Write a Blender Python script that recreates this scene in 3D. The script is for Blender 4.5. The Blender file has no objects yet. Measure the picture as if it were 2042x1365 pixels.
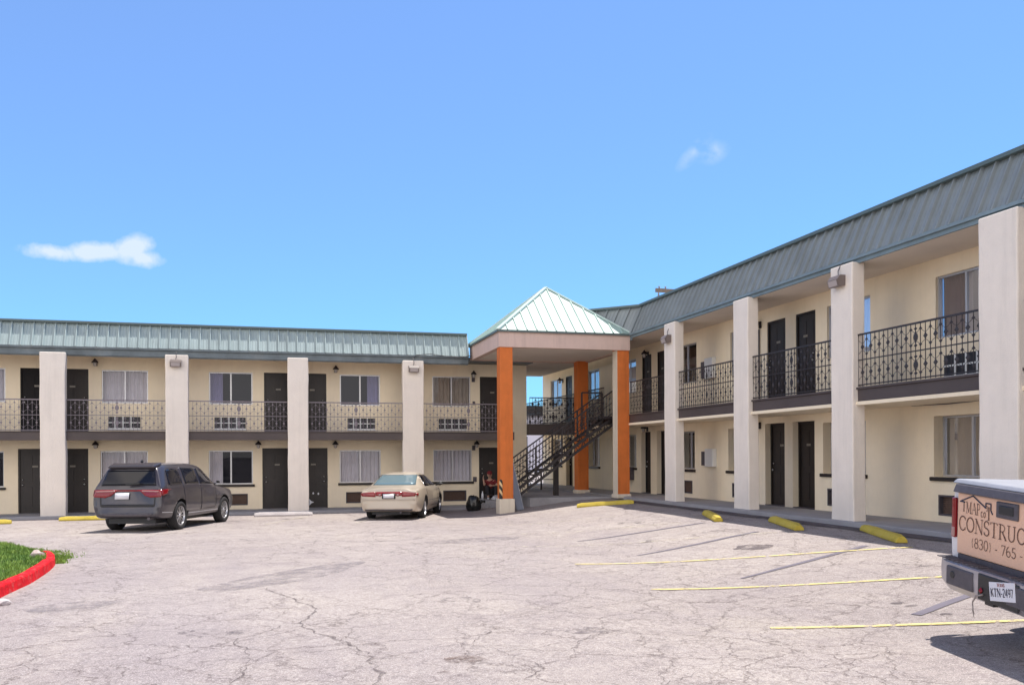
import bpy, bmesh, math, random
from mathutils import Vector, Matrix, noise
from mathutils.bvhtree import BVHTree
random.seed(7)
sc = bpy.context.scene
COL = sc.collection
# ------------------------------------------------------------------ view geometry (camera at origin height 0)
TH = math.radians(15.4); FPX = 1740.0; ROLL = 0.0052
FW = Vector((math.sin(TH), math.cos(TH), 0)); RT = Vector((math.cos(TH), -math.sin(TH), 0)); UP = Vector((0, 0, 1))
SUN = Vector((0.30, 0.12, 1.0)).normalized()

def smooth(a, b, x):
    t = max(0.0, min(1.0, (x - a) / (b - a))); return t * t * (3 - 2 * t)

def gz(x, y):
    """height of the sloping parking lot"""
    l = -1.68 - 0.0085 * max(-10.0, min(31.0, y))
    a = 4.0 + 2.0 * max(0.0, min(1.0, y / 27.0))
    return l + (-1.48 - l) * smooth(a, 11.0, x)

# ------------------------------------------------------------------ mesh helpers
class MB:
    def __init__(s): s.v = []; s.f = []; s.m = []
    def quad(s, a, b, c, d, m=0):
        n = len(s.v); s.v += [tuple(a), tuple(b), tuple(c), tuple(d)]; s.f.append((n, n+1, n+2, n+3)); s.m.append(m)
    def tri(s, a, b, c, m=0):
        n = len(s.v); s.v += [tuple(a), tuple(b), tuple(c)]; s.f.append((n, n+1, n+2)); s.m.append(m)
    def hexa(s, p, m=0):
        """8 corners: 0-3 one end loop, 4-7 the other"""
        n = len(s.v); s.v += [tuple(q) for q in p]
        for f in ((3,2,1,0),(4,5,6,7),(0,1,5,4),(1,2,6,5),(2,3,7,6),(3,0,4,7)):
            s.f.append(tuple(n+i for i in f)); s.m.append(m)
    def box(s, x0, x1, y0, y1, z0, z1, m=0, P=None):
        c = [(x0,y0,z0),(x1,y0,z0),(x1,y1,z0),(x0,y1,z0),(x0,y0,z1),(x1,y0,z1),(x1,y1,z1),(x0,y1,z1)]
        s.hexa([P(*q) for q in c] if P else c, m)
    def bar(s, a, b, w, h=None, up=UP, m=0):
        a = Vector(a); b = Vector(b); h = h or w; d = (b - a).normalized()
        x = d.cross(up)
        if x.length < 1e-4: x = d.cross(Vector((1, 0, 0)))
        x.normalize(); y = x.cross(d); x *= w/2; y *= h/2
        s.hexa([a-x-y, a+x-y, a+x+y, a-x+y, b-x-y, b+x-y, b+x+y, b-x+y], m)
    def tube(s, pts, r, n=8, m=0, cap=True):
        pts = [Vector(p) for p in pts]; rs = r if isinstance(r, (list, tuple)) else [r]*len(pts); base = len(s.v)
        for i, p in enumerate(pts):
            d = (pts[min(i+1, len(pts)-1)] - pts[max(i-1, 0)]).normalized()
            x = d.cross(UP)
            if x.length < 1e-3: x = d.cross(Vector((1, 0, 0)))
            x.normalize(); y = x.cross(d)
            for k in range(n):
                t = 2*math.pi*k/n; s.v.append(tuple(p + (x*math.cos(t) + y*math.sin(t))*rs[i]))
        for i in range(len(pts)-1):
            for k in range(n):
                s.f.append((base+i*n+k, base+i*n+(k+1)%n, base+(i+1)*n+(k+1)%n, base+(i+1)*n+k)); s.m.append(m)
        if cap:
            s.f.append(tuple(base+k for k in range(n))[::-1]); s.m.append(m)
            e = base+(len(pts)-1)*n; s.f.append(tuple(e+k for k in range(n))); s.m.append(m)
    def lathe(s, prof, c, n=16, axis='z', m=0):
        base = len(s.v)
        for (r, h) in prof:
            for k in range(n):
                t = 2*math.pi*k/n; a, b = r*math.cos(t), r*math.sin(t)
                q = (a, b, h) if axis == 'z' else ((a, h, b) if axis == 'y' else (h, a, b))
                s.v.append((c[0]+q[0], c[1]+q[1], c[2]+q[2]))
        for i in range(len(prof)-1):
            for k in range(n):
                s.f.append((base+i*n+k, base+i*n+(k+1)%n, base+(i+1)*n+(k+1)%n, base+(i+1)*n+k)); s.m.append(m)
    def octa(s, c, u, v, w, m=0):
        """flattened diamond leaf: half axes u, v, w"""
        c, u, v, w = Vector(c), Vector(u), Vector(v), Vector(w); n = len(s.v)
        s.v += [tuple(c+u), tuple(c+v), tuple(c-u), tuple(c-v), tuple(c+w), tuple(c-w)]
        for a, b in ((0,1),(1,2),(2,3),(3,0)):
            s.f.append((n+a, n+b, n+4)); s.m.append(m); s.f.append((n+b, n+a, n+5)); s.m.append(m)
    def build(s, name, mats, parent=None, smooth_=False, bevel=0, fix=True):
        me = bpy.data.meshes.new(name); me.from_pydata(s.v, [], s.f)
        mats = mats if isinstance(mats, (list, tuple)) else [mats]
        for mm in mats: me.materials.append(mm)
        if len(mats) > 1: me.polygons.foreach_set('material_index', s.m)
        if fix:
            bm = bmesh.new(); bm.from_mesh(me); bmesh.ops.recalc_face_normals(bm, faces=bm.faces); bm.to_mesh(me); bm.free()
        if smooth_: me.polygons.foreach_set('use_smooth', [True]*len(me.polygons))
        return link(name, me, parent, bevel)

def link(name, me, parent=None, bevel=0):
    o = bpy.data.objects.new(name, me); COL.objects.link(o)
    if parent: o.parent = parent
    if bevel:
        b = o.modifiers.new('b', 'BEVEL'); b.width = bevel; b.segments = 2; b.limit_method = 'ANGLE'; b.angle_limit = math.radians(35)
    return o

def bake(o):
    dg = bpy.context.evaluated_depsgraph_get(); dg.update()
    me = bpy.data.meshes.new_from_object(o.evaluated_get(dg)); o.modifiers.clear(); o.data = me; return me

def thing(name, label, cat, loc=(0, 0, 0), rz=0, group=None):
    o = bpy.data.objects.new(name, None); COL.objects.link(o); o.location = loc; o.rotation_euler = (0, 0, rz)
    o.empty_display_size = 0.1
    return tag(o, label, cat, group)

def tag(o, label, cat, group=None):
    o['label'] = label; o['category'] = cat
    if group: o['group'] = group
    return o

def struct(o, kind='structure'):
    o['kind'] = kind; return o

# ------------------------------------------------------------------ materials
def mat(name, col, rough=0.7, metal=0.0, var=0.0, vs=3.0, bump=0.0, bs=40.0, spec=0.5, coat=0.0, dirt=None, ds=1.0, streak=0.0):
    m = bpy.data.materials.new(name); m.use_nodes = True; nt = m.node_tree; N = nt.nodes; L = nt.links
    b = N['Principled BSDF']; b.inputs['Roughness'].default_value = rough; b.inputs['Metallic'].default_value = metal
    b.inputs['Specular IOR Level'].default_value = spec; b.inputs['Coat Weight'].default_value = coat
    c4 = (*col, 1); b.inputs['Base Color'].default_value = c4
    tc = N.new('ShaderNodeTexCoord')
    out = None
    if var:
        nz = N.new('ShaderNodeTexNoise'); nz.inputs['Scale'].default_value = vs; nz.inputs['Detail'].default_value = 6; nz.inputs['Roughness'].default_value = 0.65
        L.new(tc.outputs['Object'], nz.inputs['Vector'])
        r = N.new('ShaderNodeValToRGB'); r.color_ramp.elements[0].position = 0.3; r.color_ramp.elements[1].position = 0.72
        r.color_ramp.elements[0].color = (*[max(0, k*(1-var)) for k in col], 1); r.color_ramp.elements[1].color = (*[min(1, k*(1+var)) for k in col], 1)
        L.new(nz.outputs['Fac'], r.inputs['Fac']); out = r.outputs['Color']
    if dirt:
        nz = N.new('ShaderNodeTexNoise'); nz.inputs['Scale'].default_value = ds; nz.inputs['Detail'].default_value = 8; nz.inputs['Roughness'].default_value = 0.7
        L.new(tc.outputs['Object'], nz.inputs['Vector'])
        r = N.new('ShaderNodeMapRange'); r.inputs[1].default_value = 0.52; r.inputs[2].default_value = 0.75; r.inputs[3].default_value = 0; r.inputs[4].default_value = 0.7
        L.new(nz.outputs['Fac'], r.inputs[0])
        mx = N.new('ShaderNodeMix'); mx.data_type = 'RGBA'; L.new(r.outputs[0], mx.inputs[0])
        if out: L.new(out, mx.inputs[6])
        else: mx.inputs[6].default_value = c4
        mx.inputs[7].default_value = (*dirt, 1); out = mx.outputs[2]
    if streak:      # rain marks and grime running down the surface
        mp = N.new('ShaderNodeMapping'); mp.inputs['Scale'].default_value = (3.2, 3.2, 0.28); L.new(tc.outputs['Object'], mp.inputs['Vector'])
        nz = N.new('ShaderNodeTexNoise'); nz.inputs['Scale'].default_value = 1.6; nz.inputs['Detail'].default_value = 8; nz.inputs['Roughness'].default_value = 0.68; L.new(mp.outputs[0], nz.inputs['Vector'])
        r = N.new('ShaderNodeMapRange'); r.inputs[1].default_value = 0.50; r.inputs[2].default_value = 0.78; r.inputs[3].default_value = 0; r.inputs[4].default_value = streak*2.6; L.new(nz.outputs['Fac'], r.inputs[0])
        mx = N.new('ShaderNodeMix'); mx.data_type = 'RGBA'; L.new(r.outputs[0], mx.inputs[0]); mx.inputs[7].default_value = (*[k*0.55 for k in col], 1)
        if out: L.new(out, mx.inputs[6])
        else: mx.inputs[6].default_value = c4
        out = mx.outputs[2]
    if out: L.new(out, b.inputs['Base Color'])
    if bump:
        nz = N.new('ShaderNodeTexNoise'); nz.inputs['Scale'].default_value = bs; nz.inputs['Detail'].default_value = 4
        L.new(tc.outputs['Object'], nz.inputs['Vector'])
        bp = N.new('ShaderNodeBump'); bp.inputs['Strength'].default_value = bump; bp.inputs['Distance'].default_value = 0.02
        L.new(nz.outputs['Fac'], bp.inputs['Height']); L.new(bp.outputs['Normal'], b.inputs['Normal'])
    return m

def glass(name, tint=(0.75, 0.8, 0.85), refl=0.08, rough=0.01, k=0.45):
    m = bpy.data.materials.new(name); m.use_nodes = True; nt = m.node_tree; N = nt.nodes; L = nt.links
    N.remove(N['Principled BSDF']); out = N['Material Output']
    g = N.new('ShaderNodeBsdfGlossy'); g.inputs['Roughness'].default_value = rough; g.inputs['Color'].default_value = (0.85, 0.90, 1, 1)
    t = N.new('ShaderNodeBsdfTransparent'); t.inputs['Color'].default_value = (*tint, 1)
    lw = N.new('ShaderNodeFresnel'); lw.inputs['IOR'].default_value = 1.5
    ad = N.new('ShaderNodeMath'); ad.operation = 'MULTIPLY_ADD'; ad.inputs[1].default_value = k; ad.inputs[2].default_value = refl; ad.use_clamp = True
    mx = N.new('ShaderNodeMixShader')
    L.new(lw.outputs[0], ad.inputs[0]); L.new(ad.outputs[0], mx.inputs[0]); L.new(t.outputs[0], mx.inputs[1]); L.new(g.outputs[0], mx.inputs[2]); L.new(mx.outputs[0], out.inputs['Surface'])
    return m

def worn(name, col, lo=0.4, hi=0.6, scale=7.0, rough=0.75, amt=1.0):
    """paint worn through in flecks, so the ground below shows"""
    m = mat(name, col, rough, var=0.12, vs=5)
    nt = m.node_tree; N = nt.nodes; L = nt.links
    tc = N.new('ShaderNodeTexCoord'); nz = N.new('ShaderNodeTexNoise'); nz.inputs['Scale'].default_value = scale; nz.inputs['Detail'].default_value = 9; nz.inputs['Roughness'].default_value = 0.75
    L.new(tc.outputs['Object'], nz.inputs['Vector'])
    r = N.new('ShaderNodeMapRange'); r.inputs[1].default_value = lo; r.inputs[2].default_value = hi; r.inputs[3].default_value = 0; r.inputs[4].default_value = amt
    L.new(nz.outputs['Fac'], r.inputs[0]); L.new(r.outputs[0], N['Principled BSDF'].inputs['Alpha'])
    return m

M = {}
M['wall'] = mat('cream_stucco', (0.91, 0.79, 0.595), 0.9, var=0.05, vs=1.3, bump=0.35, bs=60, streak=0.05)
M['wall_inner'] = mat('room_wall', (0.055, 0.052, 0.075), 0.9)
M['pillar'] = mat('offwhite_stucco', (0.85, 0.77, 0.68), 0.9, var=0.05, vs=1.5, bump=0.5, bs=45, streak=0.10)
M['dark'] = mat('dark_brown_paint', (0.019, 0.0135, 0.012), 0.5, var=0.25, vs=2)
M['slab'] = mat('brown_grey_paint', (0.078, 0.060, 0.057), 0.6, var=0.15, vs=1.2, bump=0.2, bs=20)
M['iron'] = mat('black_iron', (0.030, 0.024, 0.026), 0.5)
M['iron_faded'] = mat('faded_iron', (0.21, 0.18, 0.20), 0.55)
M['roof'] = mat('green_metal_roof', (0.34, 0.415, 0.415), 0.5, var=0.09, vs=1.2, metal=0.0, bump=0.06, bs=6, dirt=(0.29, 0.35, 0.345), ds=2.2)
M['roof_right'] = mat('grey_metal_roof', (0.255, 0.29, 0.30), 0.5, var=0.10, vs=1.2, bump=0.06, bs=6)  # greyer and darker tone than the left wing's panels
M['roof_pale'] = mat('pale_green_metal_roof', (0.40, 0.53, 0.48), 0.55, var=0.05, vs=1.5, bump=0.05, bs=6)
M['trim_pale'] = mat('pale_roof_trim', (0.50, 0.62, 0.58), 0.5)
M['gutter_blue'] = mat('teal_grey_gutter', (0.185, 0.245, 0.275), 0.55, var=0.2, vs=1.6)
M['gutter'] = mat('blue_grey_gutter', (0.125, 0.155, 0.17), 0.55, var=0.3, vs=1.6, dirt=(0.24, 0.26, 0.26), ds=1.2)
M['cap'] = mat('dark_roof_cap', (0.10, 0.14, 0.14), 0.5)
M['soffit'] = mat('soffit_board', (0.78, 0.70, 0.62), 0.9, var=0.06, vs=1.0)
M['fascia_pink'] = mat('pink_beige_fascia', (0.64, 0.48, 0.41), 0.85, var=0.07, vs=1.5, bump=0.15, bs=30, streak=0.2)
M['orange'] = mat('orange_paint', (0.64, 0.165, 0.030), 0.75, var=0.10, vs=2.5, bump=0.25, bs=50, streak=0.22)
M['cream'] = mat('cream_paint', (0.74, 0.65, 0.52), 0.8, var=0.05, bump=0.2, bs=50, streak=0.2)
M['alu'] = mat('aluminium', (0.55, 0.55, 0.57), 0.4, metal=0.6)
M['glass'] = glass('window_glass', (0.84, 0.84, 0.85), refl=0.0, k=0.42)
M['glass_blue'] = glass('reflective_window_glass', (0.5, 0.5, 0.64), refl=0.012, k=0.42)
M['curtain'] = mat('white_curtain', (0.80, 0.77, 0.83), 0.9, var=0.06, vs=4)
M['curtain_tan'] = mat('tan_curtain', (0.50, 0.43, 0.36), 0.9, var=0.1, vs=4)
M['white'] = mat('white_paint', (0.78, 0.78, 0.76), 0.6)
M['grille_dark'] = mat('dark_grille', (0.02, 0.02, 0.025), 0.5)
M['brown'] = mat('brown_grille', (0.16, 0.10, 0.075), 0.7, var=0.25, vs=20)
M['concrete'] = mat('walkway_concrete', (0.34, 0.33, 0.34), 0.9, var=0.12, vs=1.5, bump=0.25, bs=30, dirt=(0.22, 0.21, 0.22), ds=1.3)
M['yellow'] = mat('yellow_paint', (0.56, 0.43, 0.060), 0.85, var=0.18, vs=5, bump=0.5, bs=25, dirt=(0.40, 0.33, 0.12), ds=5)
M['pale_stop'] = mat('bare_concrete', (0.50, 0.46, 0.45), 0.85, var=0.1, vs=5, bump=0.4, bs=25)
M['red'] = mat('red_kerb_paint', (0.62, 0.012, 0.020), 0.9, var=0.25, vs=6, bump=0.7, bs=18, spec=0.12, dirt=(0.40, 0.22, 0.19), ds=9)
M['steel'] = mat('steel', (0.6, 0.6, 0.6), 0.3, metal=1.0)
M['rubber'] = mat('tyre_rubber', (0.018, 0.017, 0.018), 0.85, bump=0.2, bs=60)
M['black'] = mat('black_plastic', (0.018, 0.018, 0.020), 0.45)
M['rim'] = mat('alloy_rim', (0.62, 0.62, 0.64), 0.28, metal=0.85)
M['lens_red'] = mat('red_lens', (0.22, 0.006, 0.010), 0.2, coat=0.4)
M['lens_light'] = mat('clear_lens', (0.34, 0.18, 0.17), 0.15, coat=0.6)
M['plate'] = mat('plate_white', (0.68, 0.68, 0.72), 0.5)
M['ink'] = mat('dark_ink', (0.035, 0.035, 0.06), 0.6)
M['letter'] = mat('brown_lettering', (0.12, 0.055, 0.035), 0.6)
M['car_glass'] = mat('car_glass', (0.010, 0.011, 0.017), 0.04, spec=0.35)
M['car_glass_clear'] = mat('pale_rear_glass', (0.13, 0.20, 0.23), 0.04, spec=0.8, coat=0.5)
M['grey_paint'] = mat('granite_grey_car_paint', (0.046, 0.041, 0.052), 0.32, metal=0.25, coat=0.6, dirt=(0.075, 0.064, 0.068), ds=1.5)
M['gold_paint'] = mat('beige_gold_car_paint', (0.48, 0.41, 0.325), 0.32, metal=0.2, coat=0.6)
M['truck_white'] = mat('white_truck_paint', (0.72, 0.70, 0.70), 0.3, coat=0.6)
M['peach'] = mat('peach_wrap', (0.78, 0.49, 0.335), 0.5, var=0.05, vs=2, dirt=(0.62, 0.40, 0.29), ds=2.5)
M['chrome'] = mat('dull_bumper_metal', (0.44, 0.42, 0.44), 0.33, metal=0.55, var=0.1, vs=6)
M['step_grey'] = mat('dark_grey_trim', (0.085, 0.075, 0.085), 0.6, var=0.2, vs=15)
M['tonneau'] = mat('grey_vinyl_cover', (0.30, 0.31, 0.35), 0.6, var=0.12, vs=4)
M['skin'] = mat('skin', (0.42, 0.25, 0.18), 0.6)
M['red_cloth'] = mat('red_cloth', (0.16, 0.014, 0.018), 0.9)
M['black_cloth'] = mat('black_cloth', (0.022, 0.020, 0.024), 0.9)
M['shoe'] = mat('pale_shoe', (0.52, 0.53, 0.56), 0.7)
M['hair'] = mat('dark_hair', (0.03, 0.02, 0.015), 0.8)
M['bag'] = mat('black_plastic_bag', (0.015, 0.016, 0.016), 0.22, bump=0.5, bs=9)
M['board'] = mat('grey_board', (0.22, 0.24, 0.29), 0.6, var=0.1, vs=4)
M['wood'] = mat('weathered_pole_wood', (0.20, 0.16, 0.13), 0.9, var=0.2, vs=8)
M['rock'] = mat('pale_rock', (0.50, 0.40, 0.37), 0.9, var=0.2, vs=9, bump=0.6, bs=20)
M['far_wall'] = mat('pale_far_wall', (0.62, 0.60, 0.66), 0.9)
M['rope'] = mat('frayed_rope', (0.30, 0.26, 0.24), 0.95)

# ------------------------------------------------------------------ world, sun, camera
def make_world():
    w = bpy.data.worlds.new('World'); sc.world = w; w.use_nodes = True; nt = w.node_tree; N = nt.nodes; L = nt.links
    bg = N['Background']
    sky = N.new('ShaderNodeTexSky'); sky.sky_type = 'NISHITA'; sky.sun_disc = False
    sky.sun_elevation = math.asin(SUN.z); sky.sun_rotation = math.atan2(SUN.x, SUN.y)
    sky.air_density = 1.0; sky.dust_density = 0.3; sky.ozone_density = 1.6; sky.altitude = 400
    sep = N.new('ShaderNodeSeparateColor'); L.new(sky.outputs[0], sep.inputs[0]); hs = N.new('ShaderNodeCombineColor')
    for i, (k, p) in enumerate(SKY_CURVE):
        m1 = N.new('ShaderNodeMath'); m1.operation = 'POWER'; L.new(sep.outputs[i], m1.inputs[0]); m1.inputs[1].default_value = p
        m2 = N.new('ShaderNodeMath'); m2.operation = 'MULTIPLY'; L.new(m1.outputs[0], m2.inputs[0]); m2.inputs[1].default_value = k; L.new(m2.outputs[0], hs.inputs[i])
    tc = N.new('ShaderNodeTexCoord')
    nz = N.new('ShaderNodeTexNoise'); nz.inputs['Scale'].default_value = 26; nz.inputs['Detail'].default_value = 8; nz.inputs['Roughness'].default_value = 0.62
    L.new(tc.outputs['Generated'], nz.inputs['Vector'])
    def M_(op, a, b=None, clamp=False):
        n = N.new('ShaderNodeMath'); n.operation = op; n.use_clamp = clamp
        for i, v in enumerate((a, b)):
            if v is None: continue
            if isinstance(v, (int, float)): n.inputs[i].default_value = v
            else: L.new(v, n.inputs[i])
        return n.outputs[0]
    def dot(vec):
        n = N.new('ShaderNodeVectorMath'); n.operation = 'DOT_PRODUCT'; L.new(tc.outputs['Generated'], n.inputs[0]); n.inputs[1].default_value = vec; return n.outputs['Value']
    def puff(az, el, ra, re, tilt, amt):
        """one cloud lobe: centre azimuth/elevation from camera-forward frame (degrees), angular radii"""
        a = math.radians(az) + TH; e = math.radians(el)
        c = Vector((math.sin(a)*math.cos(e), math.cos(a)*math.cos(e), math.sin(e))); r = Vector((math.cos(a), -math.sin(a), 0)); u = r.cross(c)
        t = math.radians(tilt); r2 = r*math.cos(t) + u*math.sin(t); u2 = u*math.cos(t) - r*math.sin(t)
        x = M_('DIVIDE', dot(r2), math.radians(ra)); y = M_('DIVIDE', dot(u2), math.radians(re))
        d = M_('SQRT', M_('ADD', M_('MULTIPLY', x, x), M_('MULTIPLY', y, y)))
        f = M_('MULTIPLY', M_('SUBTRACT', 1.0, d, True), amt)
        return M_('MULTIPLY', f, M_('GREATER_THAN', dot(c), 0.0))
    tot = None
    for p in ((-27.6, 11.80, 2.1, 0.62, 0, 0.95), (-25.4, 12.0, 2.5, 0.72, 4, 1.05), (-23.5, 12.35, 1.6, 1.0, 28, 1.1), (-22.8, 11.85, 1.6, 0.7, -8, 0.95),
              (-30.8, 13.0, 1.0, 0.9, 60, 0.45)):
        q = puff(*p); tot = q if tot is None else M_('MAXIMUM', tot, q)
    dens = M_('MULTIPLY', M_('SUBTRACT', M_('ADD', tot, M_('MULTIPLY', M_('SUBTRACT', nz.outputs['Fac'], 0.5), 1.5)), 0.14), 1.9, True)
    dens = M_('MULTIPLY', dens, M_('MULTIPLY', tot, 7.0, True))
    wis = None
    for p in ((11.9, 18.7, 1.6, 0.55, 42, 0.9), (13.0, 18.6, 1.2, 0.8, 10, 0.8)):
        q = puff(*p); wis = q if wis is None else M_('MAXIMUM', wis, q)
    nz2 = N.new('ShaderNodeTexNoise'); nz2.inputs['Scale'].default_value = 60; nz2.inputs['Detail'].default_value = 7
    L.new(tc.outputs['Generated'], nz2.inputs['Vector'])
    dw = M_('MULTIPLY', M_('MULTIPLY', wis, M_('SUBTRACT', nz2.outputs['Fac'], 0.38, True)), 1.9, True)
    al = M_('MAXIMUM', M_('MULTIPLY', dens, 0.88), dw)
    mx = N.new('ShaderNodeMix'); mx.data_type = 'RGBA'; L.new(al, mx.inputs[0]); L.new(hs.outputs[0], mx.inputs[6]); mx.inputs[7].default_value = CLOUD
    # unseen broken white cloud added behind the camera to brighten the shaded walls
    nb = N.new('ShaderNodeTexNoise'); nb.inputs['Scale'].default_value = 3.2; nb.inputs['Detail'].default_value = 7; nb.inputs['Roughness'].default_value = 0.55
    L.new(tc.outputs['Generated'], nb.inputs['Vector'])
    back = M_('MULTIPLY', M_('SUBTRACT', M_('MULTIPLY', dot(-FW-RT*0.35), 1.0), 0.30), 4.0, True)
    back = M_('MULTIPLY', back, M_('MULTIPLY', M_('SUBTRACT', 0.78, dot(UP)), 4.0, True))
    fill_bank = M_('MULTIPLY', M_('MULTIPLY', M_('SUBTRACT', nb.outputs['Fac'], 0.40), 9.0, True), back)
    zen = M_('SUBTRACT', 1.0, M_('MULTIPLY', M_('MULTIPLY', M_('SUBTRACT', dot(UP), 0.48), 2.2, True), 0.62))      # deeper blue overhead than near the horizon
    vs_ = N.new('ShaderNodeVectorMath'); vs_.operation = 'SCALE'; L.new(mx.outputs[2], vs_.inputs[0]); L.new(zen, vs_.inputs['Scale'])
    m2 = N.new('ShaderNodeMix'); m2.data_type = 'RGBA'; L.new(fill_bank, m2.inputs[0]); L.new(vs_.outputs[0], m2.inputs[6]); m2.inputs[7].default_value = FILL_BANK; mx = m2
    L.new(mx.outputs[2], bg.inputs['Color']); bg.inputs['Strength'].default_value = SKY_STR

SKY_CURVE = ((0.56, 0.36), (0.70, 0.67), (0.97, 0.72)); SKY_STR = 0.15; CLOUD = (2.3, 2.6, 2.85, 1); FILL_BANK = (7.4, 6.8, 6.3, 1); EXPO = 1.22; SUN_STR = 2.75
make_world()
sl = bpy.data.lights.new('sun', 'SUN'); sl.energy = SUN_STR; sl.angle = math.radians(0.5); sl.color = (1.0, 0.95, 0.88)
so = bpy.data.objects.new('sun', sl); COL.objects.link(so); so.rotation_euler = SUN.to_track_quat('Z', 'Y').to_euler()
cd = bpy.data.cameras.new('camera'); cam = bpy.data.objects.new('camera', cd); COL.objects.link(cam); sc.camera = cam
cd.sensor_width = 36; cd.lens = 36*FPX/2042; cd.shift_y = 225/2042; cd.clip_end = 5000; cd.clip_start = 0.1
rc = (RT - UP*ROLL).normalized(); uc = (UP + RT*ROLL).normalized()
cam.matrix_world = Matrix((( rc.x, uc.x, -FW.x, 0), (rc.y, uc.y, -FW.y, 0), (rc.z, uc.z, -FW.z, 0), (0, 0, 0, 1)))
sc.view_settings.view_transform = 'Standard'; sc.view_settings.look = 'None'; sc.view_settings.exposure = EXPO; sc.view_settings.gamma = 1
sc.cycles.max_bounces = 8; sc.cycles.transparent_max_bounces = 12; sc.cycles.caustics_reflective = False; sc.cycles.caustics_refractive = False

# ------------------------------------------------------------------ ground
def asphalt():
    m = bpy.data.materials.new('old_asphalt'); m.use_nodes = True; nt = m.node_tree; N = nt.nodes; L = nt.links; b = N['Principled BSDF']
    b.inputs['Roughness'].default_value = 0.92; b.inputs['Specular IOR Level'].default_value = 0.25
    tc = N.new('ShaderNodeTexCoord'); co = tc.outputs['Object']
    def nz(scale, det=6, rough=0.6, vec=None):
        n = N.new('ShaderNodeTexNoise'); n.inputs['Scale'].default_value = scale; n.inputs['Detail'].default_value = det; n.inputs['Roughness'].default_value = rough
        L.new(vec or co, n.inputs['Vector']); return n
    def rng(v, a, c, lo, hi):
        r = N.new('ShaderNodeMapRange'); r.inputs[1].default_value = a; r.inputs[2].default_value = c; r.inputs[3].default_value = lo; r.inputs[4].default_value = hi; L.new(v, r.inputs[0]); return r.outputs[0]
    def mul(a, c):
        n = N.new('ShaderNodeMath'); n.operation = 'MULTIPLY'
        for i, v in enumerate((a, c)):
            if isinstance(v, float): n.inputs[i].default_value = v
            else: L.new(v, n.inputs[i])
        return n.outputs[0]
    def mixc(f, a, c):
        n = N.new('ShaderNodeMix'); n.data_type = 'RGBA'; L.new(f, n.inputs[0])
        for i, v in ((6, a), (7, c)):
            if isinstance(v, tuple): n.inputs[i].default_value = (*v, 1)
            else: L.new(v, n.inputs[i])
        return n.outputs[2]
    big = nz(0.16, 5); med = nz(0.9, 7, 0.7); fine = nz(26, 4, 0.85); grit = nz(75, 3, 0.9)
    c = mixc(rng(big.outputs['Fac'], 0.36, 0.64, 0, 1), (0.30, 0.253, 0.238), (0.435, 0.378, 0.337))
    warm = nz(0.33, 4); c = mixc(rng(warm.outputs['Fac'], 0.55, 0.75, 0, 0.5), c, (0.46, 0.40, 0.32))
    c = mixc(rng(med.outputs['Fac'], 0.50, 0.70, 0, 0.55), c, (0.225, 0.185, 0.19)); md2 = nz(2.6, 7, 0.75); c = mixc(rng(md2.outputs['Fac'], 0.52, 0.68, 0, 0.55), c, (0.20, 0.165, 0.17)); c = mixc(rng(md2.outputs['Fac'], 0.30, 0.46, 0.45, 0), c, (0.52, 0.46, 0.41))
    # tyre-polished bands along the drive aisle
    mp = N.new('ShaderNodeMapping'); mp.inputs['Scale'].default_value = (0.55, 0.07, 1); mp.inputs['Rotation'].default_value = (0, 0, 0.25); L.new(co, mp.inputs['Vector'])
    str_ = nz(1.0, 4, 0.6, mp.outputs[0]); c = mixc(rng(str_.outputs['Fac'], 0.50, 0.68, 0, 0.45), c, (0.24, 0.205, 0.23))
    c = mixc(rng(fine.outputs['Fac'], 0.44, 0.62, 0, 0.72), c, (0.165, 0.140, 0.142)); sp2 = nz(9, 6, 0.8); c = mixc(rng(sp2.outputs['Fac'], 0.52, 0.70, 0, 0.40), c, (0.21, 0.175, 0.18)); c = mixc(rng(sp2.outputs['Fac'], 0.28, 0.46, 0.35, 0), c, (0.56, 0.51, 0.47))
    c = mixc(rng(grit.outputs['Fac'], 0.52, 0.64, 0, 0.75), c, (0.66, 0.605, 0.57)); g2 = nz(52, 3, 0.9); c = mixc(rng(g2.outputs['Fac'], 0.30, 0.44, 0.55, 0), c, (0.15, 0.125, 0.125))
    # cracks
    wv = N.new('ShaderNodeVectorMath'); wv.operation = 'ADD'; wn = nz(2.2, 5, 0.7); ws = N.new('ShaderNodeVectorMath'); ws.operation = 'SCALE'; ws.inputs['Scale'].default_value = 0.55
    L.new(wn.outputs['Color'], ws.inputs[0]); L.new(co, wv.inputs[0]); L.new(ws.outputs[0], wv.inputs[1])
    def crack(scale, w, mask_scale, a, d):
        v = N.new('ShaderNodeTexVoronoi'); v.feature = 'DISTANCE_TO_EDGE'; v.inputs['Scale'].default_value = scale; L.new(wv.outputs[0], v.inputs['Vector'])
        e = rng(v.outputs['Distance'], 0.0, w, 1, 0); return mul(e, rng(nz(mask_scale, 3).outputs['Fac'], a, d, 0, 1))
    k1 = crack(1.15, 0.016, 0.40, 0.36, 0.50); k2 = crack(3.4, 0.042, 0.33, 0.43, 0.55); k3 = crack(0.30, 0.004, 0.2, 0.30, 0.5)
    for k, s in ((k2, 0.45), (k1, 0.62), (k3, 0.6)):
        c = mixc(mul(k, s), c, (0.085, 0.062, 0.058))
    L.new(c, b.inputs['Base Color'])
    bp = N.new('ShaderNodeBump'); bp.inputs['Strength'].default_value = 0.45; bp.inputs['Distance'].default_value = 0.015
    h = N.new('ShaderNodeMath'); h.operation = 'SUBTRACT'; L.new(fine.outputs['Fac'], h.inputs[0]); L.new(mul(k1, 1.2), h.inputs[1])
    L.new(h.outputs[0], bp.inputs['Height']); L.new(bp.outputs[0], b.inputs['Normal'])
    return m
M['asphalt'] = asphalt()

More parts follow.
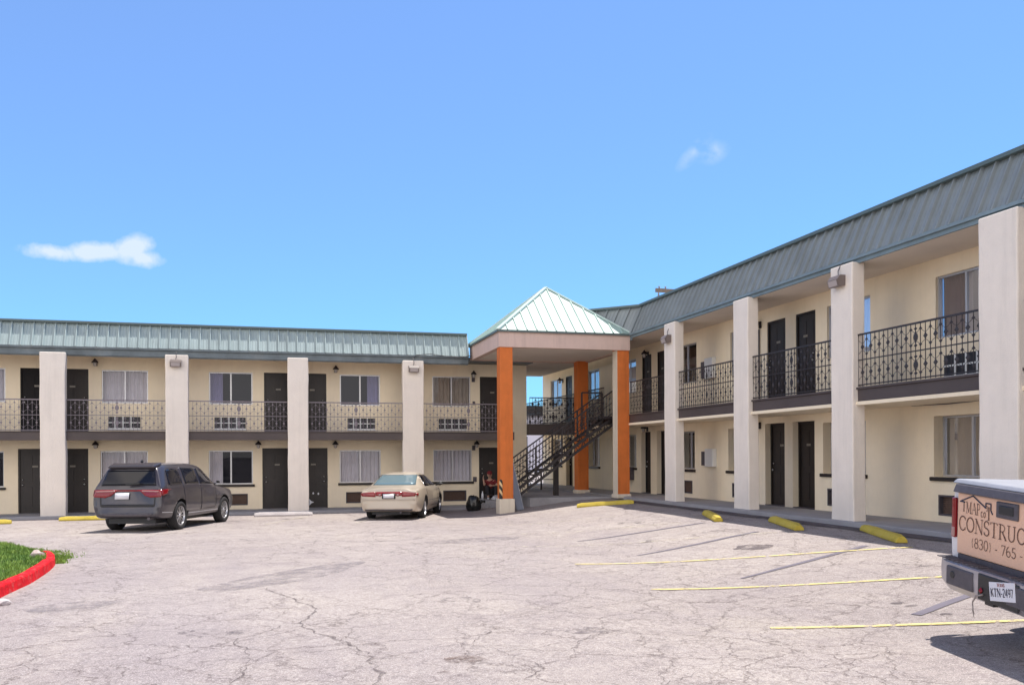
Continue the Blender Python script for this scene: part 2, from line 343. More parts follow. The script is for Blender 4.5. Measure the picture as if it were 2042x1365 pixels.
def graded(lo, hi, far, step):
    a = [-far, -far*0.4, lo-80, lo-30, lo-10]
    x = lo
    while x <= hi: a.append(x); x += step
    return a + [hi+10, hi+30, hi+80, far*0.4, far]
def build_ground():
    xs = graded(-20, 16, 1600, 0.5); ys = graded(-8, 44, 1600, 0.75)
    v = [(x, y, gz(x, y) + 0.012*noise.noise((x*0.35, y*0.35, 0))) for y in ys for x in xs]; n = len(xs)
    f = [(j*n+i, j*n+i+1, (j+1)*n+i+1, (j+1)*n+i) for j in range(len(ys)-1) for i in range(n-1)]
    me = bpy.data.meshes.new('ground'); me.from_pydata(v, [], f); me.materials.append(M['asphalt']); me.polygons.foreach_set('use_smooth', [True]*len(f))
    struct(link('ground', me))
build_ground()

def gz2(x, y): return gz(x, y) + 0.012*noise.noise((x*0.35, y*0.35, 0))
def strip(name, a, b, w, m, lift=0.010, seg=0.25, taper=0):
    """a sheet painted along the ground from a to b"""
    a = Vector(a); b = Vector(b); n = max(2, int((b-a).length/seg)); d = (b-a).normalized(); s = Vector((-d.y, d.x)); mb = MB()
    rows = []
    for i in range(n+1):
        t = i/n; p = a.lerp(b, t) + s*0.012*noise.noise((a.x*3+i*0.4, 1, 2)); ww = w*(1 - taper*(1-t)**3)
        rows.append([(p+s*ww/2*k) for k in (-1, 1)])
    for r0, r1 in zip(rows, rows[1:]):
        q = [r0[0], r1[0], r1[1], r0[1]]; mb.quad(*[(p.x, p.y, gz2(p.x, p.y)+lift) for p in q])
    return struct(mb.build(name, m, fix=False))
M['line'] = worn('yellow_line_paint', (0.80, 0.66, 0.22), 0.38, 0.52, 9, amt=0.9)
M['line_faint'] = worn('faded_line_paint', (0.74, 0.68, 0.50), 0.46, 0.62, 8, amt=0.8)
M['old_line'] = worn('grey_overpaint', (0.15, 0.132, 0.165), 0.20, 0.40, 6, amt=0.95)
for y0, l, m in ((4.75, 6.2, 'line'), (7.73, 6.2, 'line'), (10.57, 5.7, 'line'), (13.56, 5.4, 'line'), (16.72, 5.0, 'line_faint'), (19.95, 4.6, 'line_faint'), (22.9, 4.2, 'line_faint')):
    x0 = 4.80; strip('parking_line', (x0, y0), (x0+l*0.94, y0-l*0.335), 0.078, M[m], 0.012)
for x0, y0 in ((-9.4, 25.0), (-3.6, 25.2), (-0.2, 25.2), (2.3, 25.0)):
    strip('parking_line', (x0, y0), (x0+1.35, y0+3.7), 0.085, M['line_faint'], 0.012)
for a, b in (((6.29, 10.86), (9.5, 12.4)), ((6.47, 7.66), (8.9, 8.8)), ((6.18, 14.2), (9.3, 15.45)), ((6.14, 17.2), (9.4, 17.9))):
    strip('overpainted_line', a, b, 0.115, M['old_line'], 0.008, taper=0.0 if a[1] < 8 else 0.6)
M['stain'] = worn('oil_stain', (0.12, 0.095, 0.10), 0.40, 0.56, 4, amt=0.75)
M['stain_brown'] = worn('brown_debris', (0.17, 0.11, 0.085), 0.44, 0.66, 18, amt=0.85)
M['patch'] = worn('asphalt_patch', (0.245, 0.215, 0.225), 0.42, 0.62, 3, amt=0.5)
def blot(name, x, y, rx, ry, m, rot=0, lift=0.006):
    mb = MB(); n = 22; c = (x, y, gz2(x, y)+lift); ring = []
    for k in range(n):
        t = 2*math.pi*k/n; r = 1 + 0.35*noise.noise((x+math.cos(t)*1.5, y+math.sin(t)*1.5, 3)); a, b = rx*r*math.cos(t), ry*r*math.sin(t)
        px, py = x + a*math.cos(rot)-b*math.sin(rot), y + a*math.sin(rot)+b*math.cos(rot); ring.append((px, py, gz2(px, py)+lift))
    for k in range(n): mb.tri(c, ring[k], ring[(k+1) % n])
    return struct(mb.build(name, m, fix=False))
blot('oil_stain', 8.15, 13.62, 0.36, 0.36, M['stain'])
blot('oil_stain', 6.76, 8.29, 0.08, 0.06, M['stain']); blot('oil_stain', 6.77, 8.08, 0.07, 0.05, M['stain']); blot('oil_stain', 6.76, 7.54, 0.08, 0.05, M['stain'])
M['tar'] = worn('crack_dirt', (0.13, 0.10, 0.095), 0.36, 0.60, 10, amt=0.8)
def crack_line(pts, w, seed):
    mb = MB(); q = fine([Vector(p) for p in pts], 14); rr = random.Random(seed); off = 0; P = []
    for i, p in enumerate(q): off = 0.8*off+rr.uniform(-0.05, 0.05); d = (q[min(i+1, len(q)-1)]-q[max(0, i-1)]).normalized(); n = Vector((-d.y, d.x)); P.append((p+n*off, n, w*rr.uniform(0.3, 1.5)*(1.8 if rr.random() < 0.08 else 1)))
    for a, b in zip(P, P[1:]):
        v = [a[0]-a[1]*a[2], b[0]-b[1]*b[2], b[0]+b[1]*b[2], a[0]+a[1]*a[2]]; mb.quad(*[(u.x, u.y, gz2(u.x, u.y)+0.006) for u in v])
    struct(mb.build('pavement_crack', M['tar'], None, fix=False))
def fine(pts, n=5):
    out = []
    for i in range(len(pts)-1):
        p = [Vector(pts[max(0, min(len(pts)-1, k))]) for k in (i-1, i, i+1, i+2)]
        for k in range(n):
            t = k/n; out.append(0.5*((2*p[1])+(-p[0]+p[2])*t+(2*p[0]-5*p[1]+4*p[2]-p[3])*t*t+(-p[0]+3*p[1]-3*p[2]+p[3])*t**3))
    return out+[Vector(pts[-1])]
for i_, (pts_, w_) in enumerate((([(1.1, 5.4), (0.75, 6.6), (0.8, 7.8), (0.35, 9.2), (0.45, 10.6), (-0.1, 12.4)], 0.022), ([(-0.6, 6.2), (-0.2, 7.4), (-0.3, 8.6), (0.1, 9.4)], 0.012), ([(0.8, 7.6), (1.6, 7.9), (2.3, 7.6), (3.1, 8.0)], 0.010), ([(1.9, 6.4), (2.1, 7.2), (1.8, 8.0), (2.3, 8.8)], 0.011), ([(2.6, 5.8), (3.4, 6.3), (4.3, 6.1), (5.2, 6.5)], 0.009), ([(-2.2, 8.0), (-1.4, 8.3), (-0.9, 8.0)], 0.009))): crack_line(pts_, w_*0.5, i_+5)
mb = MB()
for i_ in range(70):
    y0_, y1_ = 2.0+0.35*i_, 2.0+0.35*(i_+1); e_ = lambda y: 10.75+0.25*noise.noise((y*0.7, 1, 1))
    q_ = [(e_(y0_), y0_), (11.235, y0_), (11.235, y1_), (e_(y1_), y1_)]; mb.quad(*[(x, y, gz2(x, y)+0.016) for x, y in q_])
M['kerb_dirt_shade'] = worn('kerb_dirt_shade', (0.10, 0.085, 0.095), 0.30, 0.52, 3, amt=0.9); struct(mb.build('kerb_dirt_shade', M['kerb_dirt_shade'], None, fix=False))  # kerb-foot dirt line, with the wing's ground shade partly painted in
M['drip'] = worn('oil_drips', (0.15, 0.125, 0.13), 0.48, 0.62, 6, amt=0.6)
for x_, y_, r_ in ((8.6, 10.4, 0.35), (8.9, 16.2, 0.4), (7.2, 16.0, 0.25), (8.4, 19.6, 0.4), (-1.2, 27.2, 0.5), (0.6, 27.6, 0.45), (6.0, 12.9, 0.2), (-4.6, 27.0, 0.4), (2.2, 10.5, 0.3), (-0.6, 9.2, 0.35), (3.0, 8.2, 0.25)): blot('oil_drips', x_, y_, r_, r_*0.7, M['drip'], x_)
blot('ground_stain', 1.59, 7.30, 0.17, 0.14, M['stain_brown']); blot('ground_stain', 1.32, 6.9, 0.05, 0.03, M['stain_brown'])
blot('asphalt_patch', -2.3, 11.45, 0.55, 0.4, M['patch'], 0.5); blot('asphalt_patch', 0.2, 13.5, 1.7, 0.5, M['patch'], 0.9); blot('asphalt_patch', 4.1, 18.5, 1.2, 0.5, M['patch'], 0.3)

# ------------------------------------------------------------------ the two motel wings
YL, XR = 32.2, 12.88                    # wall planes
def PL(s, o, z): return (s, YL-o, z)    # left wing: s runs along X, o = distance out of the wall
def PR(s, o, z): return (XR-o, s, z)    # right wing: s runs along Y

def facade(P, name, parent, s0, s1, z0, z1, holes, depth=0.25):
    """one stuccoed wall with real openings (s0, s1, z0, z1) and their reveals"""
    mb = MB(); ss = sorted({s0, s1, *[h[0] for h in holes], *[h[1] for h in holes]}); zz = sorted({z0, z1, *[h[2] for h in holes], *[h[3] for h in holes]})
    for a, b in zip(ss, ss[1:]):
        for c, d in zip(zz, zz[1:]):
            m, n = (a+b)/2, (c+d)/2
            if any(h[0] < m < h[1] and h[2] < n < h[3] for h in holes): continue
            mb.quad(P(a, 0, c), P(b, 0, c), P(b, 0, d), P(a, 0, d))
    for a, b, c, d in holes:
        k = -depth
        mb.quad(P(a, 0, c), P(a, 0, d), P(a, k, d), P(a, k, c)); mb.quad(P(b, 0, c), P(b, k, c), P(b, k, d), P(b, 0, d))
        mb.quad(P(a, 0, d), P(b, 0, d), P(b, k, d), P(a, k, d)); mb.quad(P(a, 0, c), P(a, k, c), P(b, k, c), P(b, 0, c))
    return mb.build(name, M['wall'], parent, fix=False)

def door(P, root, a, b, z0, z1, rec, side, label=None, plate=True, colour='dark', sticker=False):
    """door leaf set back by rec in its opening; side = +1 puts the handle at b"""
    mb = MB(); t = 0.05
    for (u0, u1, w0, w1) in ((a, a+t, z0, z1), (b-t, b, z0, z1), (a+t, b-t, z1-t, z1)): mb.box(u0, u1, -rec-0.06, -rec+0.035, w0, w1, P=P)
    d = mb.build('door', M[colour], root)
    lf = MB(); lf.box(a+t, b-t, -rec-0.05, -rec, z0+0.015, z1-t, P=P)
    w = (b-a-2*t); h = z1-t-z0
    for (p0, p1) in ((0.10, 0.42), (0.50, 0.92)):
        for (q0, q1) in ((0.12, 0.46), (0.54, 0.88)):
            lf.box(a+t+w*q0, a+t+w*q1, -rec, -rec+0.010, z0+h*p0, z0+h*p1, P=P)
    lf.build('door_leaf', M[colour], d, bevel=0.004)
    hx = (b-t-0.08) if side > 0 else (a+t+0.08); hb = MB(); c = P(hx, -rec+0.05, z0+0.95); hb.octa(c, (0.035, 0, 0), (0, 0.035, 0), (0, 0, 0.035))
    hb.build('handle', M['steel'], d, smooth_=True); hb = MB()
    c = P(hx, -rec+0.03, z0+1.12); hb.octa(c, (0.025, 0, 0), (0, 0.025, 0), (0, 0, 0.025)); hb.build('deadbolt', M['steel'], d, smooth_=True)
    if plate:
        nb = MB(); m = (a+b)/2 - 0.05*side; nb.box(m-0.085, m+0.085, -rec+0.008, -rec+0.016, z1-0.62, z1-0.56, P=P)
        nb.build('number_plate', M['plate_dim'], d)
    th = MB(); th.box(a+0.01, b-0.01, -rec-0.05, 0.012, z0-0.02, z0+0.018, P=P); th.build('threshold', M['step_grey'], d)
    if sticker:
        k = MB(); c = (a+0.30, z0+0.20); n = 9
        for i in range(n):
            t0, t1 = 2*math.pi*i/n, 2*math.pi*(i+1)/n; f = lambda t, i: (0.15 if i % 3 == 0 else 0.055); p = [(c[0]+f(t0, i)*math.cos(t0)*0.8, c[1]+f(t0, i)*math.sin(t0)), (c[0]+f(t1, i+1)*math.cos(t1)*0.8, c[1]+f(t1, i+1)*math.sin(t1))]
            k.tri(P(c[0], -rec+0.014, c[1]), P(p[0][0], -rec+0.014, p[0][1]), P(p[1][0], -rec+0.014, p[1][1]))
        for q in ((0.16, 0.42), (0.34, 0.52), (0.52, 0.50)): k.octa(P(a+q[0]+0.05, -rec+0.012, z0+q[1]), (0.035, 0, 0), (0, 0.004, 0), (0, 0, 0.05))
        k.build('sticker', M['plate'], d, fix=False)
    if label: d['label'] = label
    return d
M['doorway_shade'] = mat('painted_doorway_shade', (0.006, 0.005, 0.006), 0.8)  # near-black leaf colour stands in for the unlit room of an open door
M['plate_dim'] = mat('dull_number_plate', (0.20, 0.18, 0.15), 0.5)

def window(P, root, a, b, z0, z1, rec, cur=(0, 1), tone='curtain', gl='glass', sill=True, label=None, tilt=0.0):
    t = 0.04; mb = MB(); m = (a+b)/2
    for (u0, u1, w0, w1) in ((a, a+t, z0, z1), (b-t, b, z0, z1), (a+t, b-t, z1-t, z1), (a+t, b-t, z0, z0+t), (m-0.025, m+0.025, z0+t, z1-t)):
        mb.box(u0, u1, -rec-0.05, -rec, w0, w1, P=P)
    w = mb.build('window', M['alu'], root)
    g = MB(); g.quad(P(a+t, -rec-0.022, z0+t), P(m, -rec-0.022, z0+t), P(m, -rec-0.022, z1-t), P(a+t, -rec-0.022, z1-t))
    g.quad(P(m, -rec-0.034, z0+t), P(b-t, -rec-0.034, z0+t), P(b-t, -rec-0.034, z1-t), P(m, -rec-0.034, z1-t)); g.build('pane', M[gl], w, fix=False)
    for (c0, c1) in ([cur] if cur and not isinstance(cur[0], tuple) else (cur or [])):
        u0, u1 = a+t+(b-a-2*t)*c0, a+t+(b-a-2*t)*c1; n = max(6, int((u1-u0)/0.028)); c = MB(); ph = a*7.3
        for i in range(n):
            q = []
            for k in (i, i+1):
                u = u0+(u1-u0)*k/n; d = -rec-0.12+0.020*math.sin(k*1.25+ph)+0.012*math.sin(k*0.47+ph*2)
                q.append((u, d))
            sag = [0.03*noise.noise((u*3, ph, 0)) for u, _ in q]
            c.quad(P(q[0][0], q[0][1], z0-0.02), P(q[1][0], q[1][1], z0-0.02), P(q[1][0]+tilt*0.1, q[1][1], z1+0.02-abs(sag[1])), P(q[0][0]+tilt*0.1, q[0][1], z1+0.02-abs(sag[0])))
        c.build('curtain', M[tone], w, smooth_=True, fix=False)
    if sill:
        s = MB(); s.box(a-0.06, b+0.06, -0.1, 0.07, z0-0.085, z0-0.004, P=P); s.build('sill', M['dark'], w, bevel=0.015)
    if label: w['label'] = label
    return w

def ac_upper(P, root, a, b, z0, z1):
    mb = MB(); mb.box(a, b, -0.2, 0.02, z0, z1, P=P); o = mb.build('air_conditioner', M['grille_dark'], root)
    g = MB(); n = 4
    for k in (0, 1, 2): z = z0 + (z1-z0)*k/2; g.box(a, b, 0.022, 0.040, z-0.018, z+0.018, P=P) if k < 2 else None
    for k in range(1, n): u = a+(b-a)*(k-0.15)/n; g.box(u-0.020, u+0.020, 0.041, 0.050, z0, z1, P=P)
    g.box(a-0.02, b+0.02, 0.021, 0.07, z0-0.045, z0-0.019, P=P); g.build('grille', M['white'], o)
def ac_lower(P, root, a, b, z0, z1):
    mb = MB(); t = 0.035
    for (u0, u1, w0, w1) in ((a, a+t, z0, z1), (b-t, b, z0, z1), (a+t, b-t, z1-t, z1), (a+t, b-t, z0, z0+t)): mb.box(u0, u1, -0.2, 0.015, w0, w1, P=P)
    o = mb.build('air_conditioner', M['step_grey'], root)
    g = MB(); n = 9
    for k in range(n): z = z0+t+(z1-z0-2*t)*(k+0.5)/n; g.box(a+t, b-t, -0.10, -0.075, z-0.012, z+0.006, P=P)
    g.box(a+t, b-t, -0.17, -0.12, z0+t, z1-t, P=P); g.build('grille', M['brown'], o)

def wall_lamp(P, root, s, z):
    mb = MB(); mb.box(s-0.05, s+0.05, 0, 0.03, z-0.09, z+0.09, P=P); mb.bar(P(s, 0.02, z+0.05), P(s, 0.16, z+0.10), 0.03)
    c = P(s, 0.16, z); mb.lathe([(0.012, 0.15), (0.045, 0.10), (0.105, 0.03), (0.11, 0.0), (0.06, 0.0)], c, 12)
    o = mb.build('wall_lamp', M['iron'], root)
    g = MB(); g.lathe([(0.06, 0.0), (0.055, -0.08), (0.035, -0.12), (0.0, -0.125)], c, 12); g.build('lamp_glass', M['lamp_glass'], o, smooth_=True)
M['lamp_glass'] = mat('lamp_glass', (0.45, 0.42, 0.40), 0.15)

def flood_light(P, root, s, o, z):
    mb = MB()
    pr = [(0.0, -0.10), (0.16, -0.13), (0.20, 0.02), (0.13, 0.11), (0.0, 0.11)]
    n = len(pr)
    for (p, q) in zip(pr, pr[1:]): mb.quad(P(s-0.17, o+p[0], z+p[1]), P(s+0.17, o+p[0], z+p[1]), P(s+0.17, o+q[0], z+q[1]), P(s-0.17, o+q[0], z+q[1]))
    for k in (-0.17, 0.17):
        for i in range(1, n-1): mb.tri(P(s+k, o+pr[0][0], z+pr[0][1]), P(s+k, o+pr[i][0], z+pr[i][1]), P(s+k, o+pr[i+1][0], z+pr[i+1][1]))
    f = mb.build('flood_light', M['bronze'], root)
    g = MB(); g.quad(P(s-0.14, o+0.172, z-0.11), P(s+0.14, o+0.172, z-0.11), P(s+0.14, o+0.205, z+0.005), P(s-0.14, o+0.205, z+0.005)); g.build('lens', M['lens_flood'], f, fix=False)
    w = MB(); w.tube([P(s, o+0.05, z+0.10), P(s+0.02, o+0.04, z+0.22), P(s+0.01, o-0.01, z+0.33), P(s, o-0.08, z+0.40)], 0.010, 6); w.build('cable', M['step_grey'], f)
M['bronze'] = mat('bronze_housing', (0.17, 0.135, 0.12), 0.45); M['lens_flood'] = mat('flood_lens', (0.42, 0.37, 0.36), 0.2)

def pillar(P, root, s0, s1, z0, z1, o0, o1, seed):
    """plastered flat pier with slightly wandering edges"""
    bm = bmesh.new(); n = 22; rings = []
    for i in range(n+1):
        z = z0+(z1-z0)*i/n; j = lambda k: 0.016*noise.noise((seed*3.7+k*5.1, z*1.3, k)) + 0.006*noise.noise((seed+k*2, z*6, 1))
        fl = 0.02*max(0, 1-(z-z0)/0.25)
        top = (0.02*noise.noise((seed*9, 1, 4)), 0.02*noise.noise((seed*9, 5, 4)), 0.02*noise.noise((seed*9, 8, 4)), 0.0) if i == n else (0, 0, 0, 0)
        c = [(s0+j(1)-fl, o1+j(2)*0.6), (s1+j(3)+fl, o1+j(4)*0.6), (s1+j(3)+fl, o0), (s0+j(1)-fl, o0)]
        rings.append([bm.verts.new(P(u, o, z+tt)) for (u, o), tt in zip(c, top)])
    for a, b in zip(rings, rings[1:]):
        for k in range(4): bm.faces.new((a[k], a[(k+1) % 4], b[(k+1) % 4], b[k]))
    bm.faces.new(rings[0]); bm.faces.new(rings[-1]); bmesh.ops.recalc_face_normals(bm, faces=bm.faces)
    me = bpy.data.meshes.new('pillar'); bm.to_mesh(me); bm.free(); me.materials.append(M['pillar'])
    return link('pillar', me, root, 0.025)

def railing(P, root, s0, s1, zb, zt, o, m='iron', name='railing', bw=0.011, g=1.35):
    """wrought-iron balcony rail: bars, two bands of leaf ornaments, cartouche in the middle"""
    mb = MB(); zm = zb+(zt-zb)*0.51; Q = lambda u, z, d=0.0: Vector(P(u, o+d, z))
    for z, t in ((zt, 0.035), (zm, 0.020), (zb+0.03, 0.022)): mb.bar(Q(s0, z), Q(s1, z), 0.03, t)
    n = max(2, int(round((s1-s0)/0.127))); n += n % 2; st = (s1-s0)/n; du = (Q(1, 0)-Q(0, 0)).normalized(); dz = UP; dn = (Q(0, 0, 1)-Q(0, 0, 0)).normalized()
    for i in range(n+1):
        u = s0+st*i; mb.bar(Q(u, zb), Q(u, zt), bw)
        for (c, h) in ((zb+(zm-zb)*0.52, (zm-zb)), (zm+(zt-zm)*0.50, (zt-zm))):
            if i in (0, n): continue
            if abs(i-n/2) < 0.6:
                mb.octa(Q(u, c), du*0.055, dz*0.15, dn*0.012)
                for k in (-1, 1): mb.octa(Q(u, c+k*0.155), du*0.05, dz*0.035, dn*0.01); mb.octa(Q(u+k*0.045, c), du*0.02, dz*0.075, dn*0.008)
            elif i % 2:
                mb.octa(Q(u, c), du*0.036*g, dz*0.060*g, dn*0.012); mb.octa(Q(u, c), du*0.046*g, dz*0.036*g, dn*0.01)
            else:
                for k in (-1, 1):
                    mb.octa(Q(u, c+k*0.145), du*0.038*g, dz*0.022*g, dn*0.010); mb.octa(Q(u, c+k*0.155), du*0.022*g, dz*0.036*g, dn*0.010)
            if i < n:
                for k in (-1, 1):
                    a, b = (0.145, 0.06) if i % 2 == 0 else (0.06, 0.145)
                    mb.bar(Q(u, c+k*a), Q(u+st, c+k*b), 0.006)
    return mb.build(name, M[m], root, fix=False)

def mansard(root, A0, A1, B0, B1, m, cap, rib=0.315, skip=None):
    """standing-seam panel between eave edge A0-A1 and ridge edge B0-B1"""
    A0, A1, B0, B1 = map(Vector, (A0, A1, B0, B1)); mb = MB(); n = max(1, int(round((A1-A0).length/rib)))
    nrm = (A1-A0).cross(B0-A0).normalized()
    if nrm.z < 0: nrm = -nrm
    k = 3
    for i in range(n):
        for j in range(k):
            g = lambda a, b: A0.lerp(A1, a/n).lerp(B0.lerp(B1, a/n), b/k) + nrm*0.010*noise.noise((a*3.3, b*2.1, A0.x))*(0 < b < k)
            mb.quad(g(i, j), g(i+1, j), g(i+1, j+1), g(i, j+1))
    d = (A1-A0).normalized()*0.024
    for i in range(n+1):
        a, b = A0.lerp(A1, i/n), B0.lerp(B1, i/n); h = nrm*0.060; e = (a-b).normalized()*0.02
        mb.hexa([a-d+e, a+d+e, a+d*0.6+h+e, a-d*0.6+h+e, b-d, b+d, b+d*0.6+h, b-d*0.6+h])
        if i < n:
            for q in (0.35, 0.65):
                a2, b2 = A0.lerp(A1, (i+q)/n), B0.lerp(B1, (i+q)/n); mb.hexa([a2-d*0.5, a2+d*0.5, a2+d*0.3+nrm*0.010, a2-d*0.3+nrm*0.010, b2-d*0.5, b2+d*0.5, b2+d*0.3+nrm*0.010, b2-d*0.3+nrm*0.010])
    r = mb.build('roof_panel', M[m], root, fix=False)
    c = MB(); c.bar(B0+nrm*0.06, B1+nrm*0.06, 0.15, 0.07); c.build('ridge_cap', M[cap], r)
    return r

# ---- left wing (faces the camera) ----
LW = thing('motel_wing', 'two-storey motel wing with pale green metal roof edge, behind the dark SUV and beige sedan', 'building', (-3, 30.6, -1.9), 0, 'wings of the motel')
def child_of(root, before):
    """parts were modelled in scene coordinates: hang them under the thing without moving them"""
    inv = Matrix.Translation(root.location).inverted() if not any(root.rotation_euler) else root.matrix_basis.inverted()
    for o in root.children: o.matrix_parent_inverse = inv
doorsU = [(-15.6, -14.7), (-14.45, -13.55), (-8.02, -7.12), (-6.85, -5.95), (-0.25, 0.63), (1.02, 1.92), (7.62, 8.50)]
doorsL = [(-15.6, -14.7), (-14.45, -13.55), (-8.10, -7.2), (-6.85, -5.97), (-0.32, 0.60), (1.05, 1.95), (7.57, 8.45)]
winU = [(-13.1, -11.7), (-9.9, -8.46), (-5.54, -4.08), (-2.10, -0.64), (2.40, 3.85), (5.80, 7.25)]
winL = [(-13.1, -11.7), (-9.9, -8.52), (-5.60, -4.10), (-2.12, -0.64), (2.38, 3.87), (5.82, 7.30)]
acU = [(-13.0, -12.0), (-9.7, -8.7), (-5.34, -4.33), (-1.92, -0.88), (2.67, 3.66), (6.03, 7.10)]
acL = [(-12.9, -12.2), (-9.5, -8.8), (-5.1, -4.45), (-1.48, -0.82), (2.60, 3.28), (6.19, 7.07)]
zdl = lambda a: -1.62 if a > 7 else -1.845
holes = [(a, b, 0.90, 2.985) for a, b in doorsU] + [(a, b, zdl(a), 0.305) for a, b in doorsL] + [(a, b, 1.845, 2.97) for a, b in winU] + [(a, b, -0.965, 0.225) for a, b in winL]
holes += [(a, b, 0.985, 1.385) for a, b in acU] + [(a, b, -1.70, -1.30) for a, b in acL]
SL, EL = -18.0, 9.46
facade(PL, 'wall', LW, SL, EL, -2.1, 3.45, holes)
sh = MB()       # end walls, back wall, inner wall, inner floor
sh.quad((EL, YL, -2.1), (EL, 41.5, -2.1), (EL, 41.5, 3.45), (EL, YL, 3.45)); sh.quad((SL, YL, -2.1), (SL, 41.5, -2.1), (SL, 41.5, 3.45), (SL, YL, 3.45)); sh.quad((SL, 41.5, -2.1), (EL, 41.5, -2.1), (EL, 41.5, 3.45), (SL, 41.5, 3.45))
sh.build('outer_wall', M['wall'], LW, fix=False)
sh = MB(); sh.quad((SL, YL+1.6, -2.1), (EL, YL+1.6, -2.1), (EL, YL+1.6, 3.45), (SL, YL+1.6, 3.45)); sh.quad((SL, YL+0.26, 0.6), (EL, YL+0.26, 0.6), (EL, YL+1.6, 0.6), (SL, YL+1.6, 0.6))
sh.build('room_wall', M['wall_inner'], LW, fix=False)
for i, (a, b) in enumerate(doorsU): door(PL, LW, a, b, 0.90, 2.985, 0.05, 1 if i % 2 else -1, 'blackest door, painted dark like an open doorway, beside the first pillar' if a == -8.02 else None, colour='doorway_shade' if a == -8.02 else 'dark')
for i, (a, b) in enumerate(doorsL): door(PL, LW, a, b, zdl(a), 0.305, 0.07, 1 if i % 2 else -1, 'door with a pale sticker near its foot' if a == 1.05 else None, sticker=a == 1.05)
curU = [(0, 1), (0, 1), (0, 1), (0, 0.30), (0.70, 1), ((0, 0.47), (0.53, 1))]; curL = [(0, 1), None, (0, 1), (0, 0.30), (0, 1), (0, 1)]
for i, (a, b) in enumerate(winU): window(PL, LW, a, b, 1.845, 2.97, 0.04, curU[i], 'curtain_tan' if i == 5 else 'curtain', 'glass_blue' if i in (3, 4) else 'glass', False)
for i, (a, b) in enumerate(winL): window(PL, LW, a, b, -0.965, 0.225, 0.09, curL[i], 'curtain', 'glass', True)
for a, b in acU: ac_upper(PL, LW, a, b, 0.985, 1.385)
for a, b in acL: ac_lower(PL, LW, a, b, -1.70, -1.30)
for s, z in ((-5.72, 3.19), (1.0+1.25, 3.13), (7.35, 3.05), (-5.72, 0.42), (2.22, 0.42), (-0.45, 0.42), (7.45, 0.42)): wall_lamp(PL, LW, s, z)
for q in ((7.30, 7.42, 2.78, 2.95), (7.33, 7.42, 1.92, 2.05), (7.33, 7.47, -0.98, -0.80), (7.30, 7.42, 0.20, 0.38)):
    mb = MB(); mb.box(q[0], q[1], 0, 0.05, q[2], q[3], P=PL); mb.build('switch_box', M['step_grey'], LW, bevel=0.01)
pL = [(-14.52, -13.8), (-10.83, -10.1), (-7.07, -6.33), (-3.35, -2.64), (0.53, 1.22), (4.46, 5.20)]
for i, (a, b) in enumerate(pL): pillar(PL, LW, a, b, -2.05, 3.36, 1.35, 1.63, i+1)
flood_light(PL, LW, -3.02, 1.63, 3.08); flood_light(PL, LW, 4.83, 1.63, 3.06)
EB = 8.55
mb = MB(); mb.box(SL, EB, 0.0, 1.44, 0.60, 0.845, P=PL); mb.box(SL, EB, 1.441, 1.50, 0.56, 0.82, P=PL); mb.box(SL, EB, 1.44, 1.53, 0.821, 0.85, P=PL); mb.build('balcony', M['slab'], LW, bevel=0.006)
ed = [SL]+[v for p in pL for v in p]+[8.50]
for a, b in zip(ed[0::2], ed[1::2]): railing(PL, LW, a, b, 0.86, 1.857, 1.45, 'iron_faded', bw=0.009, g=0.9)
railing(lambda s_, o, z: (8.50-o, s_, z), LW, 30.78, 32.15, 0.86, 1.857, 0, 'iron_faded', bw=0.009, g=0.9)
mb = MB(); mb.box(SL, 6.85, 0.0, 1.42, 3.40, 3.44, P=PL); mb.build('soffit', M['soffit'], LW)
mb = MB(); mb.box(SL, 6.85, 1.421, 1.46, 3.30, 3.50, P=PL); mb.box(SL, 6.85, 1.461, 1.53, 3.50, 3.565, P=PL); mb.box(SL, 6.85, 1.38, 1.42, 3.27, 3.395, P=PL)
mb.build('gutter', M['gutter'], LW)
mansard(LW, (SL, 30.685, 3.565), (6.85, 30.685, 3.565), (SL, 31.03, 4.36), (6.85, 31.03, 4.36), 'roof', 'cap', 0.3155)
mb = MB(); mb.quad((6.85, 30.685, 3.44), (6.85, 32.2, 3.44), (6.85, 32.2, 4.34), (6.85, 31.03, 4.36)); mb.quad((SL, 31.03, 4.30), (6.85, 31.03, 4.30), (6.85, 41.5, 4.30), (SL, 41.5, 4.30)); mb.quad((SL, 41.5, 3.4), (6.85, 41.5, 3.4), (6.85, 41.5, 4.3), (SL, 41.5, 4.3))
mb.box(6.9, EL, 31.3, 41.5, 3.452, 3.60); mb.build('roof_deck', M['gutter'], LW, fix=False)
mb = MB(); pts = [PL(4.95+0.5*k, 1.60, 3.56+0.05*math.sin(k*1.7)) for k in range(5)]; mb.tube([PL(4.83, 1.56, 3.42)]+pts, 0.012, 6); mb.build('cable', M['iron'], LW)
child_of(LW, None)

# ---- right wing (in shade, running away from the camera) ----
RW = thing('motel_wing', 'shaded two-storey motel wing with grey metal roof edge behind the yellow wheel stops', 'building', (12, 15, -1.5), 0, 'wings of the motel')
doorsU = [(28.26, 29.06), (27.0, 27.78), (19.96, 20.82), (18.66, 19.50), (11.0, 11.85), (9.7, 10.55), (36.64, 37.52)]
doorsL = [(28.36, 29.16), (27.02, 27.84), (20.02, 20.95), (18.72, 19.66), (11.0, 11.9), (9.7, 10.6), (36.64, 37.52)]
winU = [(33.32, 34.66), (38.09, 39.74), (29.6, 30.9), (24.88, 26.3), (21.34, 22.78), (16.63, 18.2), (13.15, 14.64), (7.5, 9.0)]
winL = [(33.32, 34.66), (38.09, 39.74), (29.6, 30.9), (25.03, 26.4), (21.33, 22.93), (16.80, 18.38), (13.15, 14.71), (7.5, 9.0)]
acL = [(25.2, 25.9), (17.3, 18.2), (13.8, 14.58), (22.0, 22.7), (8.0, 8.7)]
S0, S1 = 2.0, 41.0
